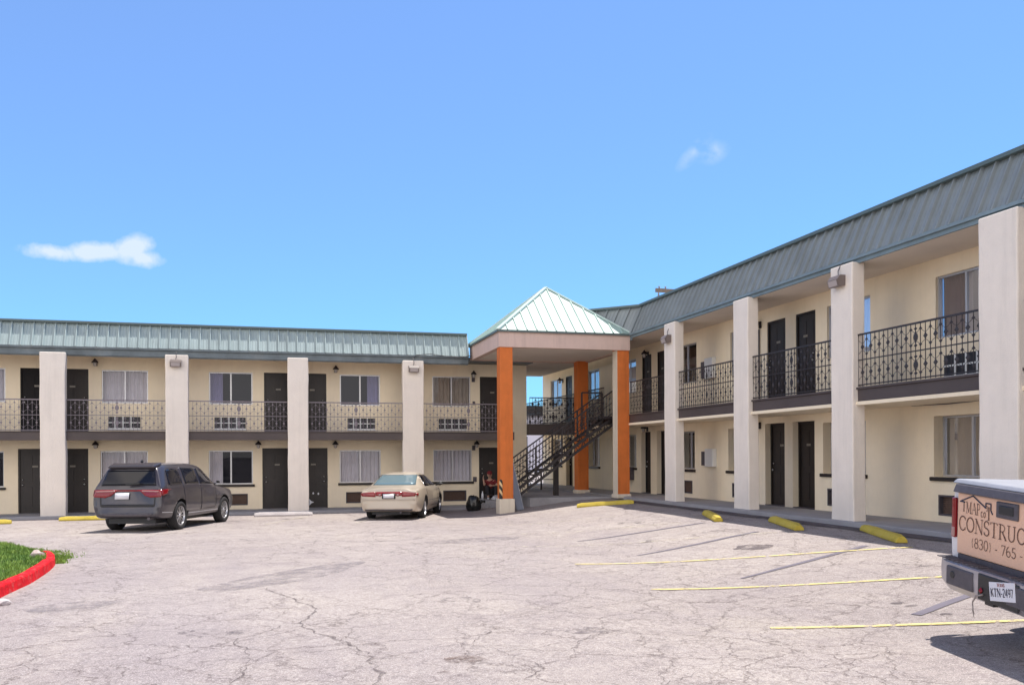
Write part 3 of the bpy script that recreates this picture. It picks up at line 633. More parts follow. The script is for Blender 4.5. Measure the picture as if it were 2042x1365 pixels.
holes = [(a, b, 1.37, 3.54) for a, b in doorsU] + [(a, b, -1.37, 0.82) for a, b in doorsL] + [(a, b, 2.29, 3.53) for a, b in winU] + [(a, b, -0.47, 0.745) for a, b in winL]
holes += [(a, b, -1.24, -0.83) for a, b in acL] + [(13.3, 14.4, 1.50, 1.93)]
facade(PR, 'wall', RW, S0, S1, -1.6, 3.96, holes, 0.32)
sh = MB(); sh.quad((XR, S1, -1.9), (24, S1, -1.9), (24, S1, 4.9), (XR, S1, 4.9)); sh.quad((XR, S0, -1.9), (24, S0, -1.9), (24, S0, 4.9), (XR, S0, 4.9)); sh.quad((24, S0, -1.9), (24, S1, -1.9), (24, S1, 4.9), (24, S0, 4.9))
sh.build('outer_wall', M['wall'], RW, fix=False)
sh = MB(); sh.quad((XR+1.6, S0, -1.9), (XR+1.6, S1, -1.9), (XR+1.6, S1, 3.96), (XR+1.6, S0, 3.96)); sh.quad((XR+0.33, S0, 1.1), (XR+0.33, S1, 1.1), (XR+1.6, S1, 1.1), (XR+1.6, S0, 1.1)); sh.build('room_wall', M['wall_inner'], RW, fix=False)
for i, (a, b) in enumerate(doorsU): door(PR, RW, a, b, 1.37, 3.54, 0.05, -1 if i % 2 else 1)
for i, (a, b) in enumerate(doorsL): door(PR, RW, a, b, -1.37, 0.82, 0.20, -1 if i % 2 else 1)
cu = [((0, 0.47), (0.53, 1)), (0, 1), (0, 1), None, None, (0, 1), (0.45, 1), (0, 1)]; cl = [(0, 1), (0, 1), None, None, None, (0, 1), (0, 1), (0, 1)]
for i, (a, b) in enumerate(winU): window(PR, RW, a, b, 2.29, 3.53, 0.05, cu[i], 'curtain_tan' if i == 6 else 'curtain', 'glass_blue' if i == 6 else 'glass', False)
for i, (a, b) in enumerate(winL): window(PR, RW, a, b, -0.47, 0.745, 0.22, cl[i], 'curtain_tan' if i in (5, 6) else 'curtain', 'glass', True)
ac_upper(PR, RW, 13.3, 14.4, 1.50, 1.93)
for a, b in acL: ac_lower(PR, RW, a, b, -1.24, -0.83)
mb = MB(); mb.box(29.8, 30.6, 0, 0.30, -0.92, -0.45, P=PR); mb.build('air_conditioner', M['step_grey'], RW, bevel=0.02)
for s, z in ((21.15, 3.52), (28.5, 3.55), (21.2, 0.78), (28.6, 0.92), (9.4, 3.5), (37.9, 3.4)): wall_lamp(PR, RW, s, z)
for z0, z1 in ((2.30, 2.92), (-0.37, 0.17)):
    mb = MB(); mb.box(23.62, 24.12, 0, 0.14, z0, z1, P=PR); o = mb.build('meter_box', M['white'], RW, bevel=0.01)
    mb = MB(); mb.box(24.14, 24.42, 0, 0.10, z0+0.03, z1-0.08, P=PR); mb.build('meter_panel', M['step_grey'], o, bevel=0.01)
mb = MB(); mb.tube([PR(21.18, 0.04, 1.37), PR(21.18, 0.04, 3.4)], 0.025, 8); mb.tube([PR(13.1, 0.03, 1.0), PR(14.3, 0.03, 0.97), PR(15.3, 0.03, 0.99)], 0.012, 6); mb.build('conduit', M['step_grey'], RW)
pR = [(3.2, 3.9), (7.2, 7.9), (11.17, 11.97), (15.24, 15.96), (19.27, 19.99), (23.34, 24.06)]
for i, (a, b) in enumerate(pR): pillar(PR, RW, a, b, -1.45, 3.90, 1.10 if i == 2 else 1.20, 1.50, i+11)
flood_light(PR, RW, 15.62, 1.50, 3.56); flood_light(PR, RW, 23.72, 1.50, 3.42)
mb = MB(); mb.box(S0, S1, 0.0, 1.30, 1.10, 1.33, P=PR); mb.box(S0, S1, 1.301, 1.38, 1.06, 1.30, P=PR); mb.box(S0, S1, 1.30, 1.42, 1.301, 1.345, P=PR); mb.build('balcony', M['slab'], RW, bevel=0.006)
mb = MB(); mb.box(S0, S1, 0.0, 1.42, 0.985, 1.055, P=PR); mb.build('balcony_beam', M['wall'], RW)
ed = [S0]+[v for p in pR for v in p]+[26.95]
for a, b in zip(ed[0::2], ed[1::2]): railing(PR, RW, a, b, 1.36, 2.41, 1.36)
railing(PR, RW, 29.35, 31.0, 1.36, 2.41, 1.36); railing(PR, RW, 31.05, 40.9, 1.36, 2.41, 1.36)
railing(lambda s, o, z: (s, 40.93-o, z), RW, 11.55, 12.85, 1.36, 2.41, 0)
mb = MB(); mb.box(S0, S1, 0.0, 1.32, 3.90, 3.94, P=PR); mb.build('soffit', M['soffit'], RW)
EY = 26.85      # where the roof edge turns
mb = MB(); mb.box(S0, EY, 1.321, 1.37, 3.87, 4.0, P=PR); mb.box(S0, EY, 1.371, 1.43, 3.95, 4.01, P=PR); mb.box(EY, S1, 1.321, 1.38, 3.80, 4.05, P=PR); mb.build('gutter', M['gutter_blue'], RW)
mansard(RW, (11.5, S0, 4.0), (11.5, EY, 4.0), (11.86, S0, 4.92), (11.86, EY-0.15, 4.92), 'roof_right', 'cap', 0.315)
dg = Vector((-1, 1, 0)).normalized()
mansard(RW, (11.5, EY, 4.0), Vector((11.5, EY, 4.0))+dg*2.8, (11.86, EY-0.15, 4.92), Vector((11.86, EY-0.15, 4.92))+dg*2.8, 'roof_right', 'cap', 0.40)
mb = MB(); mb.quad((11.86, S0, 4.88), (24, S0, 4.88), (24, EY, 4.88), (11.86, EY, 4.88)); mb.quad((11.6, EY, 4.0), (24, EY, 4.0), (24, S1, 4.0), (11.6, S1, 4.0)); mb.quad((11.86, EY, 4.88), (24, EY, 4.88), (24, EY, 4.0), (11.86, EY, 4.0))
v0 = Vector((11.86, EY-0.15, 4.92)); v1 = v0+dg*2.8; mb.quad(v0-UP*0.03, v1-UP*0.03, v1+Vector((1.5, 1.5, -0.9)), v0+Vector((1.5, 1.5, -0.9)))
mb.quad((11.5, S0, 3.94), (11.86, S0, 4.9), (13, S0, 4.9), (13, S0, 3.94)); mb.build('roof_deck', M['gutter'], RW, fix=False)
mb = MB(); mb.box(EL+0.01, 11.49, 31.17, 36.8, 3.47, 3.62); mb.build('passage_ceiling', M['soffit'], RW)
mb = MB(); mb.box(EL+0.01, 11.44, 31.9, 33.2, 0.80, 1.20); mb.build('bridge_slab', M['slab'], RW)
railing(lambda s_, o, z: (s_, 31.95-o, z), RW, EL+0.05, 11.40, 1.21, 2.2, 0)
child_of(RW, None)

# walkways
mb = MB(); mb.box(SL, 7.3, 30.50, 32.6, -2.2, -1.845); mb.box(7.3, 9.6, 30.2, 32.6, -2.2, -1.62); mb.box(7.45, 8.9, 29.85, 30.199, -2.2, -1.74); struct(mb.build('walkway', M['concrete'], None, bevel=0.015))
mb = MB(); mb.box(11.24, 13.2, S0, 28.0, -2.0, -1.372); struct(mb.build('walkway', M['concrete'], None, bevel=0.015))
mb = MB(); mb.box(8.3, 11.239, 27.9, 42.0, -2.2, -1.42); mb.box(9.601, 13.2, 30.2, 42.0, -2.2, -1.43) if False else None; mb.box(11.239, 13.2, 28.001, 42.0, -2.2, -1.375); struct(mb.build('platform_floor', M['concrete'], None, bevel=0.015))

# ------------------------------------------------------------------ pyramid canopy over the stairs
def rel(root, mb):
    """scene coordinates -> the thing's own frame"""
    inv = root.matrix_basis.inverted() if root.rotation_euler.z or root.location.length else Matrix()
    mb.v = [tuple(inv @ Vector(p)) for p in mb.v]; return mb
CX0, CX1, CY0, CY1, CZ0, CZ1, AP = 7.0, 11.5, 26.9, 31.15, 3.46, 3.985, 5.83
CA = thing('stair_canopy', 'square canopy with pale green pyramid roof on orange columns at the inner corner', 'canopy', (9.25, 29.0, -1.42))
mb = MB(); t = 0.2
mb.box(CX0, CX1, CY0, CY0+t, CZ0, CZ1); mb.box(CX0, CX1, CY1-t, CY1, CZ0, CZ1); mb.box(CX0, CX0+t, CY0+t, CY1-t, CZ0, CZ1); mb.box(CX1-t, CX1, CY0+t, CY1-t, CZ0, CZ1)
rel(CA, mb).build('fascia', M['fascia_pink'], CA, bevel=0.01)
mb = MB(); mb.box(CX0+t, CX1-t, CY0+t, CY1-t, CZ0+0.03, CZ0+0.06); rel(CA, mb).build('soffit', M['soffit'], CA)
ov = 0.05; e = [Vector((CX0-ov, CY0-ov, CZ1+0.02)), Vector((CX1+ov, CY0-ov, CZ1+0.02)), Vector((CX1+ov, CY1+ov, CZ1+0.02)), Vector((CX0-ov, CY1+ov, CZ1+0.02))]; ap = Vector(((CX0+CX1)/2, (CY0+CY1)/2, AP))
mb = MB(); tr = MB(); dkk = MB()
for i in range(4):
    a, b = e[i], e[(i+1) % 4]; mid = (a+b)/2; nrm = (b-a).cross(ap-a).normalized(); nrm = nrm if nrm.z > 0 else -nrm
    mb.tri(a, b, ap); d = (b-a).normalized(); n = int(round((b-a).length/0.337)); up = (ap-mid)
    for k in range(1, n):
        f = k/n; p = a.lerp(b, f); q = p + up*(1-abs(2*f-1)); w = d*0.020; h = nrm*0.04
        mb.hexa([p-w, p+w, p+w*0.6+h, p-w*0.6+h, q-w, q+w, q+w*0.6+h, q-w*0.6+h])
    h = nrm*0.03
    tr.bar(a+nrm*0.02+(ap-a)*0.0, ap+nrm*0.02, 0.13, 0.05)
    dkk.bar(a-UP*0.03, b-UP*0.03, 0.05, 0.06)
rel(CA, mb).build('roof', M['roof_pale'], CA, fix=False); rel(CA, tr).build('hip_trim', M['trim_pale'], CA, fix=False); rel(CA, dkk).build('drip_edge', M['cap'], CA, fix=False)
def column(x0, x1, y0, y1, zb, base, cream=False):
    mb = MB(); mb.box(x0, x1, y0, y1, zb, CZ0+0.03)
    if cream: mb.box(x0-0.004, x0, y0, y1, zb, CZ0, 1)
    o = rel(CA, mb).build('column', [M['orange'], M['cream']], CA, bevel=0.012)
    b = MB(); g, z0, z1 = base; b.box(x0-g, x1+g, y0-g, y1+g, z0, z1); rel(CA, b).build('column_base', M['cream'], o, bevel=0.03)
column(7.04, 7.46, 26.94, 27.36, -1.40, (0.045, -2.0, -1.38)); column(11.06, 11.48, 26.95, 27.37, -1.42, (0.05, -1.44, -1.30), True); column(10.98, 11.40, 30.62, 31.04, -1.42, (0.05, -1.44, -1.29))

# ------------------------------------------------------------------ steel staircase
ST = thing('staircase', 'black steel staircase with openwork railings rising under the pyramid canopy', 'staircase', (9.5, 28.7, -1.42))
A = Vector((7.55, 0, -1.42)); B = Vector((11.42, 0, 1.30)); YN, YF = 28.2, 29.25
for yy in (YN, YF):
    mb = MB()
    for dz in (-0.02, -0.26): mb.bar((A.x+0.2, yy, A.z+0.16+dz), (B.x, yy, B.z+dz+0.02), 0.05, 0.085)
    n = 14
    for k in range(n):
        f = k/n; p = A.lerp(B, f); q = A.lerp(B, (k+0.5)/n); r = A.lerp(B, (k+1)/n)
        mb.bar((p.x+0.2, yy, p.z-0.08), (q.x+0.12, yy, q.z+0.10), 0.025); mb.bar((q.x+0.12, yy, q.z+0.10), (r.x+0.05, yy, r.z-0.16), 0.025)
    rel(ST, mb).build('stringer', M['iron'], ST, fix=False)
for k in range(14):
    p = A.lerp(B, (k+0.6)/14); mb = MB(); mb.box(p.x-0.02, p.x+0.24, YN+0.03, YF-0.03, p.z+0.03, p.z+0.07); rel(ST, mb).build('tread', M['iron'], ST)
def stair_rail(yy, y_end_flat):
    mb = MB(); h = 0.92; P0 = A+Vector((0.12, yy, 0.12)); P1 = B+Vector((-0.02, yy, 0.0))
    for k, w in ((h, 0.045), (0.16, 0.025), (0.52, 0.018)): mb.bar(P0+UP*k, P1+UP*k, 0.035, w)
    n = 32
    for i in range(n+1):
        p = P0.lerp(P1, i/n); mb.bar(p+UP*(0.0 if i % 8 == 0 else 0.16), p+UP*h, 0.05 if i % 8 == 0 else 0.013)
        if 0 < i < n and i % 2:
            for c in (0.34, 0.72): mb.octa(p+UP*c, Vector((0.035, 0, 0)), UP*0.07, Vector((0, 0.012, 0)))
        elif 0 < i < n:
            for c in (0.26, 0.43, 0.62, 0.82): mb.octa(p+UP*c, Vector((0.035, 0, 0)), UP*0.022, Vector((0, 0.012, 0)))
    if y_end_flat: mb.bar(P1+UP*h+Vector((-0.75, 0.02, 0.0)), P1+UP*h+Vector((0, 0.02, 0)), 0.05); mb.bar(P1+Vector((-0.75, 0.02, -0.4)), P1+UP*h+Vector((-0.75, 0.02, 0)), 0.05)
    rel(ST, mb).build('railing', M['iron'], ST, fix=False)
stair_rail(YN, False); stair_rail(YF, True)
mb = MB(); mb.box(9.62, 9.78, 29.30, 29.46, -1.42, 0.02); mb.bar((9.70, 29.38, 0.0), (9.7, 28.1, 0.0), 0.10); rel(ST, mb).build('support_post', M['iron'], ST)
mb = MB(); mb.box(11.0, 11.46, YN-0.15, YF+0.15, 1.24, 1.335); rel(ST, mb).build('landing', M['iron'], ST)
# guard rail of the far passage
GR = thing('guard_rail', 'low black guard rail in the shade of the passage behind the staircase', 'guard rail', (11.0, 35.0, -1.42))
mb = MB(); mb.bar((10.2, 34.6, -0.62), (11.3, 34.4, -0.62), 0.05); mb.bar((10.2, 34.6, -1.0), (11.3, 34.4, -1.0), 0.03); rel(GR, mb).build('rail', M['iron'], GR, fix=False)
for x, y in ((10.2, 34.6), (10.75, 34.5), (11.3, 34.4)):
    mb = MB(); mb.box(x-0.03, x+0.03, y-0.03, y+0.03, -1.42, -0.60); rel(GR, mb).build('post', M['iron'], GR)

# ------------------------------------------------------------------ wheel stops, island, small things
def wheel_stop(p, q, label, m='yellow', h=0.13):
    p = Vector(p); q = Vector(q); c = (p+q)/2; d = (q-p); L = d.length; mb = MB(); bm = bmesh.new(); n = 12
    rings = []
    for i in range(n+1):
        t = -L/2+L*i/n; e = 0.10 if i in (0, n) else 0.0; s = 1-0.10*(i in (0, n))
        prof = [(-0.10, 0), (-0.10*s, 0.05), (-0.055*s, h*(1-e*2.2)), (0.055*s, h*(1-e*2.2)), (0.10*s, 0.05), (0.10, 0)]
        rings.append([bm.verts.new((t, a+0.006*noise.noise((t*3, a*20, c.x)), b*(1+0.08*noise.noise((t*2+c.x, a*9, c.y))))) for a, b in prof])
    for a, b in zip(rings, rings[1:]):
        for k in range(6): bm.faces.new((a[k], a[(k+1) % 6], b[(k+1) % 6], b[k]))
    bm.faces.new(rings[0]); bm.faces.new(rings[-1]); bmesh.ops.recalc_face_normals(bm, faces=bm.faces)
    me = bpy.data.meshes.new('wheel_stop'); bm.to_mesh(me); bm.free(); me.materials.append(M[m])
    o = link('wheel_stop', me, None, 0.014); z0, z1 = gz2(p.x, p.y), gz2(q.x, q.y)
    o.location = (c.x, c.y, (z0+z1)/2+0.004); o.rotation_euler = (0, -math.atan2(z1-z0, L), math.atan2(d.y, d.x))
    return tag(o, label, 'wheel stop', 'concrete wheel stops along the walkways')
wheel_stop((10.98, 14.38), (10.12, 12.30), 'yellow concrete wheel stop closest to the tailgate of the lettered pickup')
wheel_stop((10.62, 17.0), (9.98, 15.02), 'yellow wheel stop in the shade between the second and third pillars of the shaded wing')
wheel_stop((10.38, 19.6), (9.75, 17.8), 'yellow wheel stop in the shade, the next one before the canopy columns')
wheel_stop((9.05, 25.35), (10.62, 24.6), 'yellow wheel stop lying lengthwise in front of the staircase canopy')
wheel_stop((-9.4, 28.35), (-7.35, 28.5), 'bright yellow wheel stop cut off by the picture edge beyond the grass island')
wheel_stop((-6.28, 29.42), (-4.3, 29.55), 'bright yellow wheel stop in front of the dark SUV')
wheel_stop((-0.55, 29.22), (1.28, 29.38), 'pale unpainted wheel stop between the dark SUV and the beige sedan', 'pale_stop')

KP = [(-2.9, 4.0), (-3.22, 9.0), (-3.36, 12.4), (-3.35, 13.8), (-3.42, 15.1), (-3.56, 16.3), (-3.78, 17.2), (-4.15, 18.1), (-4.6, 19.0), (-5.2, 19.9), (-6.1, 20.6), (-7.3, 21.1), (-9.5, 21.4), (-14, 21.5)]
def fine(pts, n=5):
    out = []
    for i in range(len(pts)-1):
        p = [Vector(pts[max(0, min(len(pts)-1, k))]) for k in (i-1, i, i+1, i+2)]
        for k in range(n):
            t = k/n; out.append(0.5*((2*p[1])+(-p[0]+p[2])*t+(2*p[0]-5*p[1]+4*p[2]-p[3])*t*t+(-p[0]+3*p[1]-3*p[2]+p[3])*t**3))
    return out+[Vector(pts[-1])]
KF = fine(KP)
mb = MB(); rows = []
for i, p in enumerate(KF[:40]):
    d = (KF[min(i+1, len(KF)-1)]-KF[max(i-1, 0)]).normalized(); nn = Vector((-d.y, d.x)); z = gz(p.x, p.y)-0.16*smooth(31, 39, i); j = 0.010*noise.noise((p.x*2, p.y*2, 5)); h = 0.15+j
    if abs((p-Vector((-3.56, 16.3))).length) < 0.4: h -= 0.03
    pr = [(-0.015, -0.05), (0.0, h-0.018), (0.018, h), (0.125, h+0.004), (0.133, -0.05)]
    rows.append([(p.x+nn.x*a+j*nn.x, p.y+nn.y*a+j*nn.y, z+b) for a, b in pr])
for a, b in zip(rows, rows[1:]):
    for k in range(4): mb.quad(a[k], b[k], b[k+1], a[k+1])
tag(mb.build('kerb', M['red'], None, smooth_=False, fix=False), 'red painted concrete kerb curving round the grass island', 'kerb')
# lawn base and blades
inner = []
for i, p in enumerate(KF):
    d = (KF[min(i+1, len(KF)-1)]-KF[max(i-1, 0)]).normalized(); inner.append(p+Vector((-d.y, d.x))*0.14)
M['soil'] = mat('lawn_soil', (0.055, 0.085, 0.022), 0.95, var=0.4, vs=5, bump=0.5, bs=20)
mb = MB(); c0 = Vector((-14, 4.0))
for a, b in zip(inner, inner[1:]):
    for k in range(6):
        q = [a.lerp(Vector((-14, a.y)), k/6), b.lerp(Vector((-14, b.y)), k/6), b.lerp(Vector((-14, b.y)), (k+1)/6), a.lerp(Vector((-14, a.y)), (k+1)/6)]
        mb.quad(*[(v.x, v.y, gz(v.x, v.y)+0.11+0.05*min(1.0, k/2)) for v in q])
struct(mb.build('lawn', M['soil'], None, smooth_=True, fix=False))
def grass_mat():
    m = mat('grass_blades', (0.10, 0.22, 0.030), 0.7); nt = m.node_tree; N = nt.nodes; L = nt.links
    g = N.new('ShaderNodeTexCoord'); nz = N.new('ShaderNodeTexNoise'); nz.inputs['Scale'].default_value = 2.6; nz.inputs['Detail'].default_value = 5
    L.new(g.outputs['Object'], nz.inputs['Vector']); r = N.new('ShaderNodeValToRGB'); e = r.color_ramp.elements
    e[0].position = 0.35; e[0].color = (0.09, 0.19, 0.025, 1); e[1].position = 0.68; e[1].color = (0.27, 0.38, 0.06, 1)
    L.new(nz.outputs['Fac'], r.inputs['Fac']); L.new(r.outputs[0], N['Principled BSDF'].inputs['Base Color']); return m
M['grass'] = grass_mat()
def edge_x(y):
    for a, b in zip(inner, inner[1:]):
        if a.y <= y <= b.y and b.y > a.y: return a.x+(b.x-a.x)*(y-a.y)/(b.y-a.y)
    return -20
mb = MB(); R_ = random.Random(3)
def blade(x, y, z, h):
    t = R_.uniform(0, 6.28); w = R_.uniform(0.006, 0.012); a, b = math.cos(t)*w, math.sin(t)*w; lx, ly = R_.gauss(0, 0.45)*h, R_.gauss(0, 0.45)*h
    mb.tri((x-a, y-b, z), (x+a, y+b, z), (x+lx, y+ly, z+h))
cnt = 0
while cnt < 60000:
    y = R_.uniform(11.0, 21.7); ex = edge_x(y); x = ex-abs(R_.random()**1.3)*7.5
    if x < -11 or R_.random() > 0.55+0.9*noise.noise((x*0.8, y*0.8, 2)): continue
    blade(x, y, gz(x, y)+0.11+0.05*min(1.0, (ex-x)/2.5), R_.uniform(0.03, 0.085)*(1+0.5*noise.noise((x, y, 9)))); cnt += 1
for k in range(5200):       # weeds creeping out at the foot of the kerb
    i = R_.randrange(26, 42); p = KF[i].lerp(KF[i+1], R_.random()); d = (KF[i+1]-KF[i]).normalized(); o = abs(R_.gauss(0, 0.16))*(0.5 if i < 30 else 1.2); x, y = p.x+d.y*o, p.y-d.x*o
    if R_.random() < 0.55+noise.noise((x*2, y*2, 7)): blade(x, y, gz2(x, y), R_.uniform(0.02, 0.06))
struct(mb.build('grass', M['grass'], None, fix=False), 'stuff')

def lump(name, loc, size, m, label, cat, seed=0, amp=0.35, sub=3, flat=0.0):
    bm = bmesh.new(); bmesh.ops.create_icosphere(bm, subdivisions=sub, radius=1)
    for v in bm.verts:
        k = 1+amp*noise.noise(v.co*1.6+Vector((seed, 0, 0)))+amp*0.3*noise.noise(v.co*5+Vector((seed, 3, 0)))
        v.co = Vector((v.co.x*size[0]*k, v.co.y*size[1]*k, v.co.z*size[2]*k))
        if v.co.z < -size[2]*0.55: v.co.z = -size[2]*0.55
    me = bpy.data.meshes.new(name); bm.to_mesh(me); bm.free(); me.materials.append(M[m]); o = link(name, me); o.location = (loc[0], loc[1], loc[2]+size[2]*0.55)
    return tag(o, label, cat)
lump('rock', (-3.88, 16.55, gz(-3.9, 16.5)+0.11), (0.105, 0.085, 0.085), 'rock', 'pale pinkish rock on the grass beside the red kerb', 'rock', 4, 0.5, 2)
lump('rubble_piece', (-3.16, 11.85, gz2(-3.16, 11.85)), (0.09, 0.06, 0.05), 'pale_stop', 'small pale broken piece of concrete at the foot of the red kerb', 'rubble', 8, 0.6, 2)
o = lump('rubbish_bag', (6.72, 29.45, gz2(6.7, 29.45)), (0.25, 0.26, 0.36), 'bag', 'shiny black rubbish bag slumped on the paving beside the beige sedan', 'rubbish bag', 2, 0.16, 4); o.data.polygons.foreach_set('use_smooth', [True]*len(o.data.polygons))
mb = MB(); mb.lathe([(0.05, 0), (0.07, 0.06), (0.03, 0.10), (0.05, 0.18), (0.0, 0.17)], (0.22, -0.05, 0.12), 8, 'x'); kn = mb.build('bag_knot', M['bag'], o, smooth_=True)
# grey board leaning on the stair foot
BD = thing('leaning_board', 'long grey board leaning against the foot of the black staircase', 'board', (7.72, 27.35, -1.80))
mb = MB(); a = Vector((7.78, 27.30, gz(7.78, 27.3)+0.01)); b = Vector((7.62, 28.12, -0.10)); mb.bar(a, b, 0.22, 0.04, up=Vector((0, -1, 0.3))); rel(BD, mb).build('plank', M['board'], BD, bevel=0.012)
mb = MB(); mb.bar(a+Vector((0.118, -0.01, 0.02)), b+Vector((0.118, -0.01, 0)), 0.012, 0.05, up=Vector((0, -1, 0.3))); rel(BD, mb).build('edge_strip', M['alu'], BD)
# striped post
def striped():
    m = mat('yellow_black_stripes', (0.7, 0.5, 0.2), 0.6); nt = m.node_tree; N = nt.nodes; L = nt.links; tc = N.new('ShaderNodeTexCoord'); sp = N.new('ShaderNodeSeparateXYZ'); L.new(tc.outputs['Object'], sp.inputs[0])
    a = N.new('ShaderNodeMath'); a.operation = 'MULTIPLY_ADD'; L.new(sp.outputs['X'], a.inputs[0]); a.inputs[1].default_value = 1.5; L.new(sp.outputs['Z'], a.inputs[2])
    f = N.new('ShaderNodeMath'); f.operation = 'MODULO'; L.new(a.outputs[0], f.inputs[0]); f.inputs[1].default_value = 0.25
    g = N.new('ShaderNodeMath'); g.operation = 'GREATER_THAN'; L.new(f.outputs[0], g.inputs[0]); g.inputs[1].default_value = 0.13
    mx = N.new('ShaderNodeMix'); mx.data_type = 'RGBA'; L.new(g.outputs[0], mx.inputs[0]); mx.inputs[6].default_value = (0.03, 0.022, 0.02, 1); mx.inputs[7].default_value = (0.72, 0.52, 0.27, 1); L.new(mx.outputs[2], N['Principled BSDF'].inputs['Base Color']); return m
M['stripes'] = striped()
mb = MB(); mb.lathe([(0.055, 0), (0.055, 0.52), (0.05, 0.58), (0.03, 0.61), (0, 0.615)], (0, 0, 0), 14); o = mb.build('corner_guard', M['stripes'], None, smooth_=True); o.parent = CA; o.location = Vector((7.05, 26.95, -1.378))-CA.location
# bottle
mb = MB(); mb.lathe([(0.0, 0), (0.045, 0.0), (0.047, 0.16), (0.04, 0.21), (0.018, 0.26), (0.018, 0.29), (0, 0.29)], (0, 0, 0), 12); o = mb.build('bottle', M['plate'], None, smooth_=True); o.location = (7.50, 31.35, -1.62)
tag(o, 'pale bottle standing on the step beside the seated person', 'bottle'); mb = MB(); mb.lathe([(0.024, 0.27), (0.024, 0.305), (0, 0.306)], (0, 0, 0), 10); mb.build('cap', M['white'], o)

# utility pole far behind the shaded wing
UPX = FW*56+RT*(342/FPX*56)
UPo = thing('utility_pole', 'wooden utility pole whose weathered crossarm shows above the grey roof edge', 'utility pole', (UPX.x, UPX.y, -1.9))
mb = MB(); mb.tube([(UPX.x, UPX.y, -1.9), (UPX.x, UPX.y, 10.45)], [0.17, 0.12], 10); rel(UPo, mb).build('pole', M['wood'], UPo, smooth_=True)
mb = MB(); d = RT*1.0; mb.bar(UPX+UP*10.55-d*1.75, UPX+UP*10.33+d*1.3, 0.14, 0.24); rel(UPo, mb).build('crossarm', M['wood'], UPo)
for k, dz in ((-1.55, -1), (-0.95, -1), (-1.5, 1), (-1.1, 1), (-0.1, 1)):
    mb = MB(); p = UPX+UP*(10.53-0.07*(k+1.6))+d*k; mb.tube([p, p+UP*dz*0.15, p+UP*dz*(0.45 if dz < 0 else 0.28)], [0.04, 0.05, 0.07], 8); rel(UPo, mb).build('insulator', M['board'], UPo, smooth_=True)
# pale building seen through the passage
FB = thing('pale_building', 'pale distant building with dark roof edge seen through the open passage', 'building', (14, 76, -2))
mb = MB(); mb.box(8, 24, 72, 82, -3, 3.4); rel(FB, mb).build('wall', M['far_wall'], FB)
mb = MB(); mb.box(7.5, 24.5, 71.6, 82.4, 3.401, 4.2); rel(FB, mb).build('roof', M['dark'], FB)
for k in range(4):
    mb = MB(); mb.box(9+k*3.6, 10.4+k*3.6, 71.95, 72.05, -0.2, 1.6); rel(FB, mb).build('window', M['car_glass'], FB)

# ------------------------------------------------------------------ vehicles
def body_loft(stations, creases=True):
    """closed shell through cross-sections (x low/shoulder/roof, heights and half widths)"""
    bm = bmesh.new(); rings = []; cr = bm.edges.layers.float.new('crease_edge')
    for (xl, xs, xr, zb, wl, wm, zs, ws, zr, wr) in stations:
        half = [(xl, wl, zb), (xl*0.7+xs*0.3, wm, zb+0.30*(zs-zb)), (xl*0.35+xs*0.65, wm+0.005, zb+0.68*(zs-zb)), (xs, ws, zs), (xs*0.10+xr*0.90, wr+0.02, zr-0.07), (xr, wr*0.78, zr)]
        ring = [(xl, 0, zb)]+half+[(xr, 0, zr+0.012)]+[(x, -y, z) for x, y, z in reversed(half)]
        rings.append([bm.verts.new(p) for p in ring])
    n = len(rings[0])
    for a, b in zip(rings, rings[1:]):
        for k in range(n): bm.faces.new((a[k], a[(k+1) % n], b[(k+1) % n], b[k]))
    bm.faces.new(rings[0]); bm.faces.new(rings[-1]); bmesh.ops.recalc_face_normals(bm, faces=bm.faces)
    def c(a, b, v):
        e = bm.edges.get((a, b))
        if e: e[cr] = v
    for R_ in (rings[0], rings[-1]):
        for k in range(n): c(R_[k], R_[(k+1) % n], 0.62)
    for a, b in zip(rings, rings[1:]):
        for k, v in ((4, 0.55), (n-4, 0.55), (1, 0.5), (n-1, 0.5), (5, 0.30), (n-5, 0.30)): c(a[k], b[k], v)
    me = bpy.data.meshes.new('body'); bm.to_mesh(me); bm.free(); return me

def shell(root, stations, m, axles, r, hw):
    """body mesh with smooth panels and cut wheel arches; returns the object and a ray-cast tree"""
    o = link('body', body_loft(stations), root); o.data.materials.append(m)
    s = o.modifiers.new('s', 'SUBSURF'); s.levels = s.render_levels = 3
    me = bake(o); tree = BVHTree.FromPolygons([v.co.copy() for v in me.vertices], [list(p.vertices) for p in me.polygons])
    cut = MB()
    for x, z in axles: cut.lathe([(0.0001, -1.3), (r, -1.3), (r, -hw+0.30), (0.0001, -hw+0.30)], (x, 0, z), 36, 'y'); cut.lathe([(0.0001, 1.3), (r, 1.3), (r, hw-0.30), (0.0001, hw-0.30)], (x, 0, z), 36, 'y')
    c = cut.build('cutter', M['black'], None); bm = bmesh.new(); bm.from_mesh(c.data); bmesh.ops.remove_doubles(bm, verts=bm.verts, dist=0.001); bmesh.ops.recalc_face_normals(bm, faces=bm.faces); bm.to_mesh(c.data); bm.free()
    c.matrix_world = root.matrix_world; o.parent = None
    c.location = (0, 0, 0); b = o.modifiers.new('b', 'BOOLEAN'); b.operation = 'DIFFERENCE'; b.object = c; b.solver = 'EXACT'
    bake(o); o.parent = root; bpy.data.objects.remove(c)
    o.data.materials.clear(); o.data.materials.append(m); o.data.materials.append(M['black'])
    hits = 0
    for p in o.data.polygons:
        p.use_smooth = True
        q = p.center
        if any(abs(math.hypot(q.x-x, q.z-z)-r) < 0.012 for x, z in axles) or (abs(abs(q.y)-(hw-0.30)) < 0.004 and any(math.hypot(q.x-x, q.z-z) < r for x, z in axles)): p.material_index = 1; p.use_smooth = False
    return o, tree

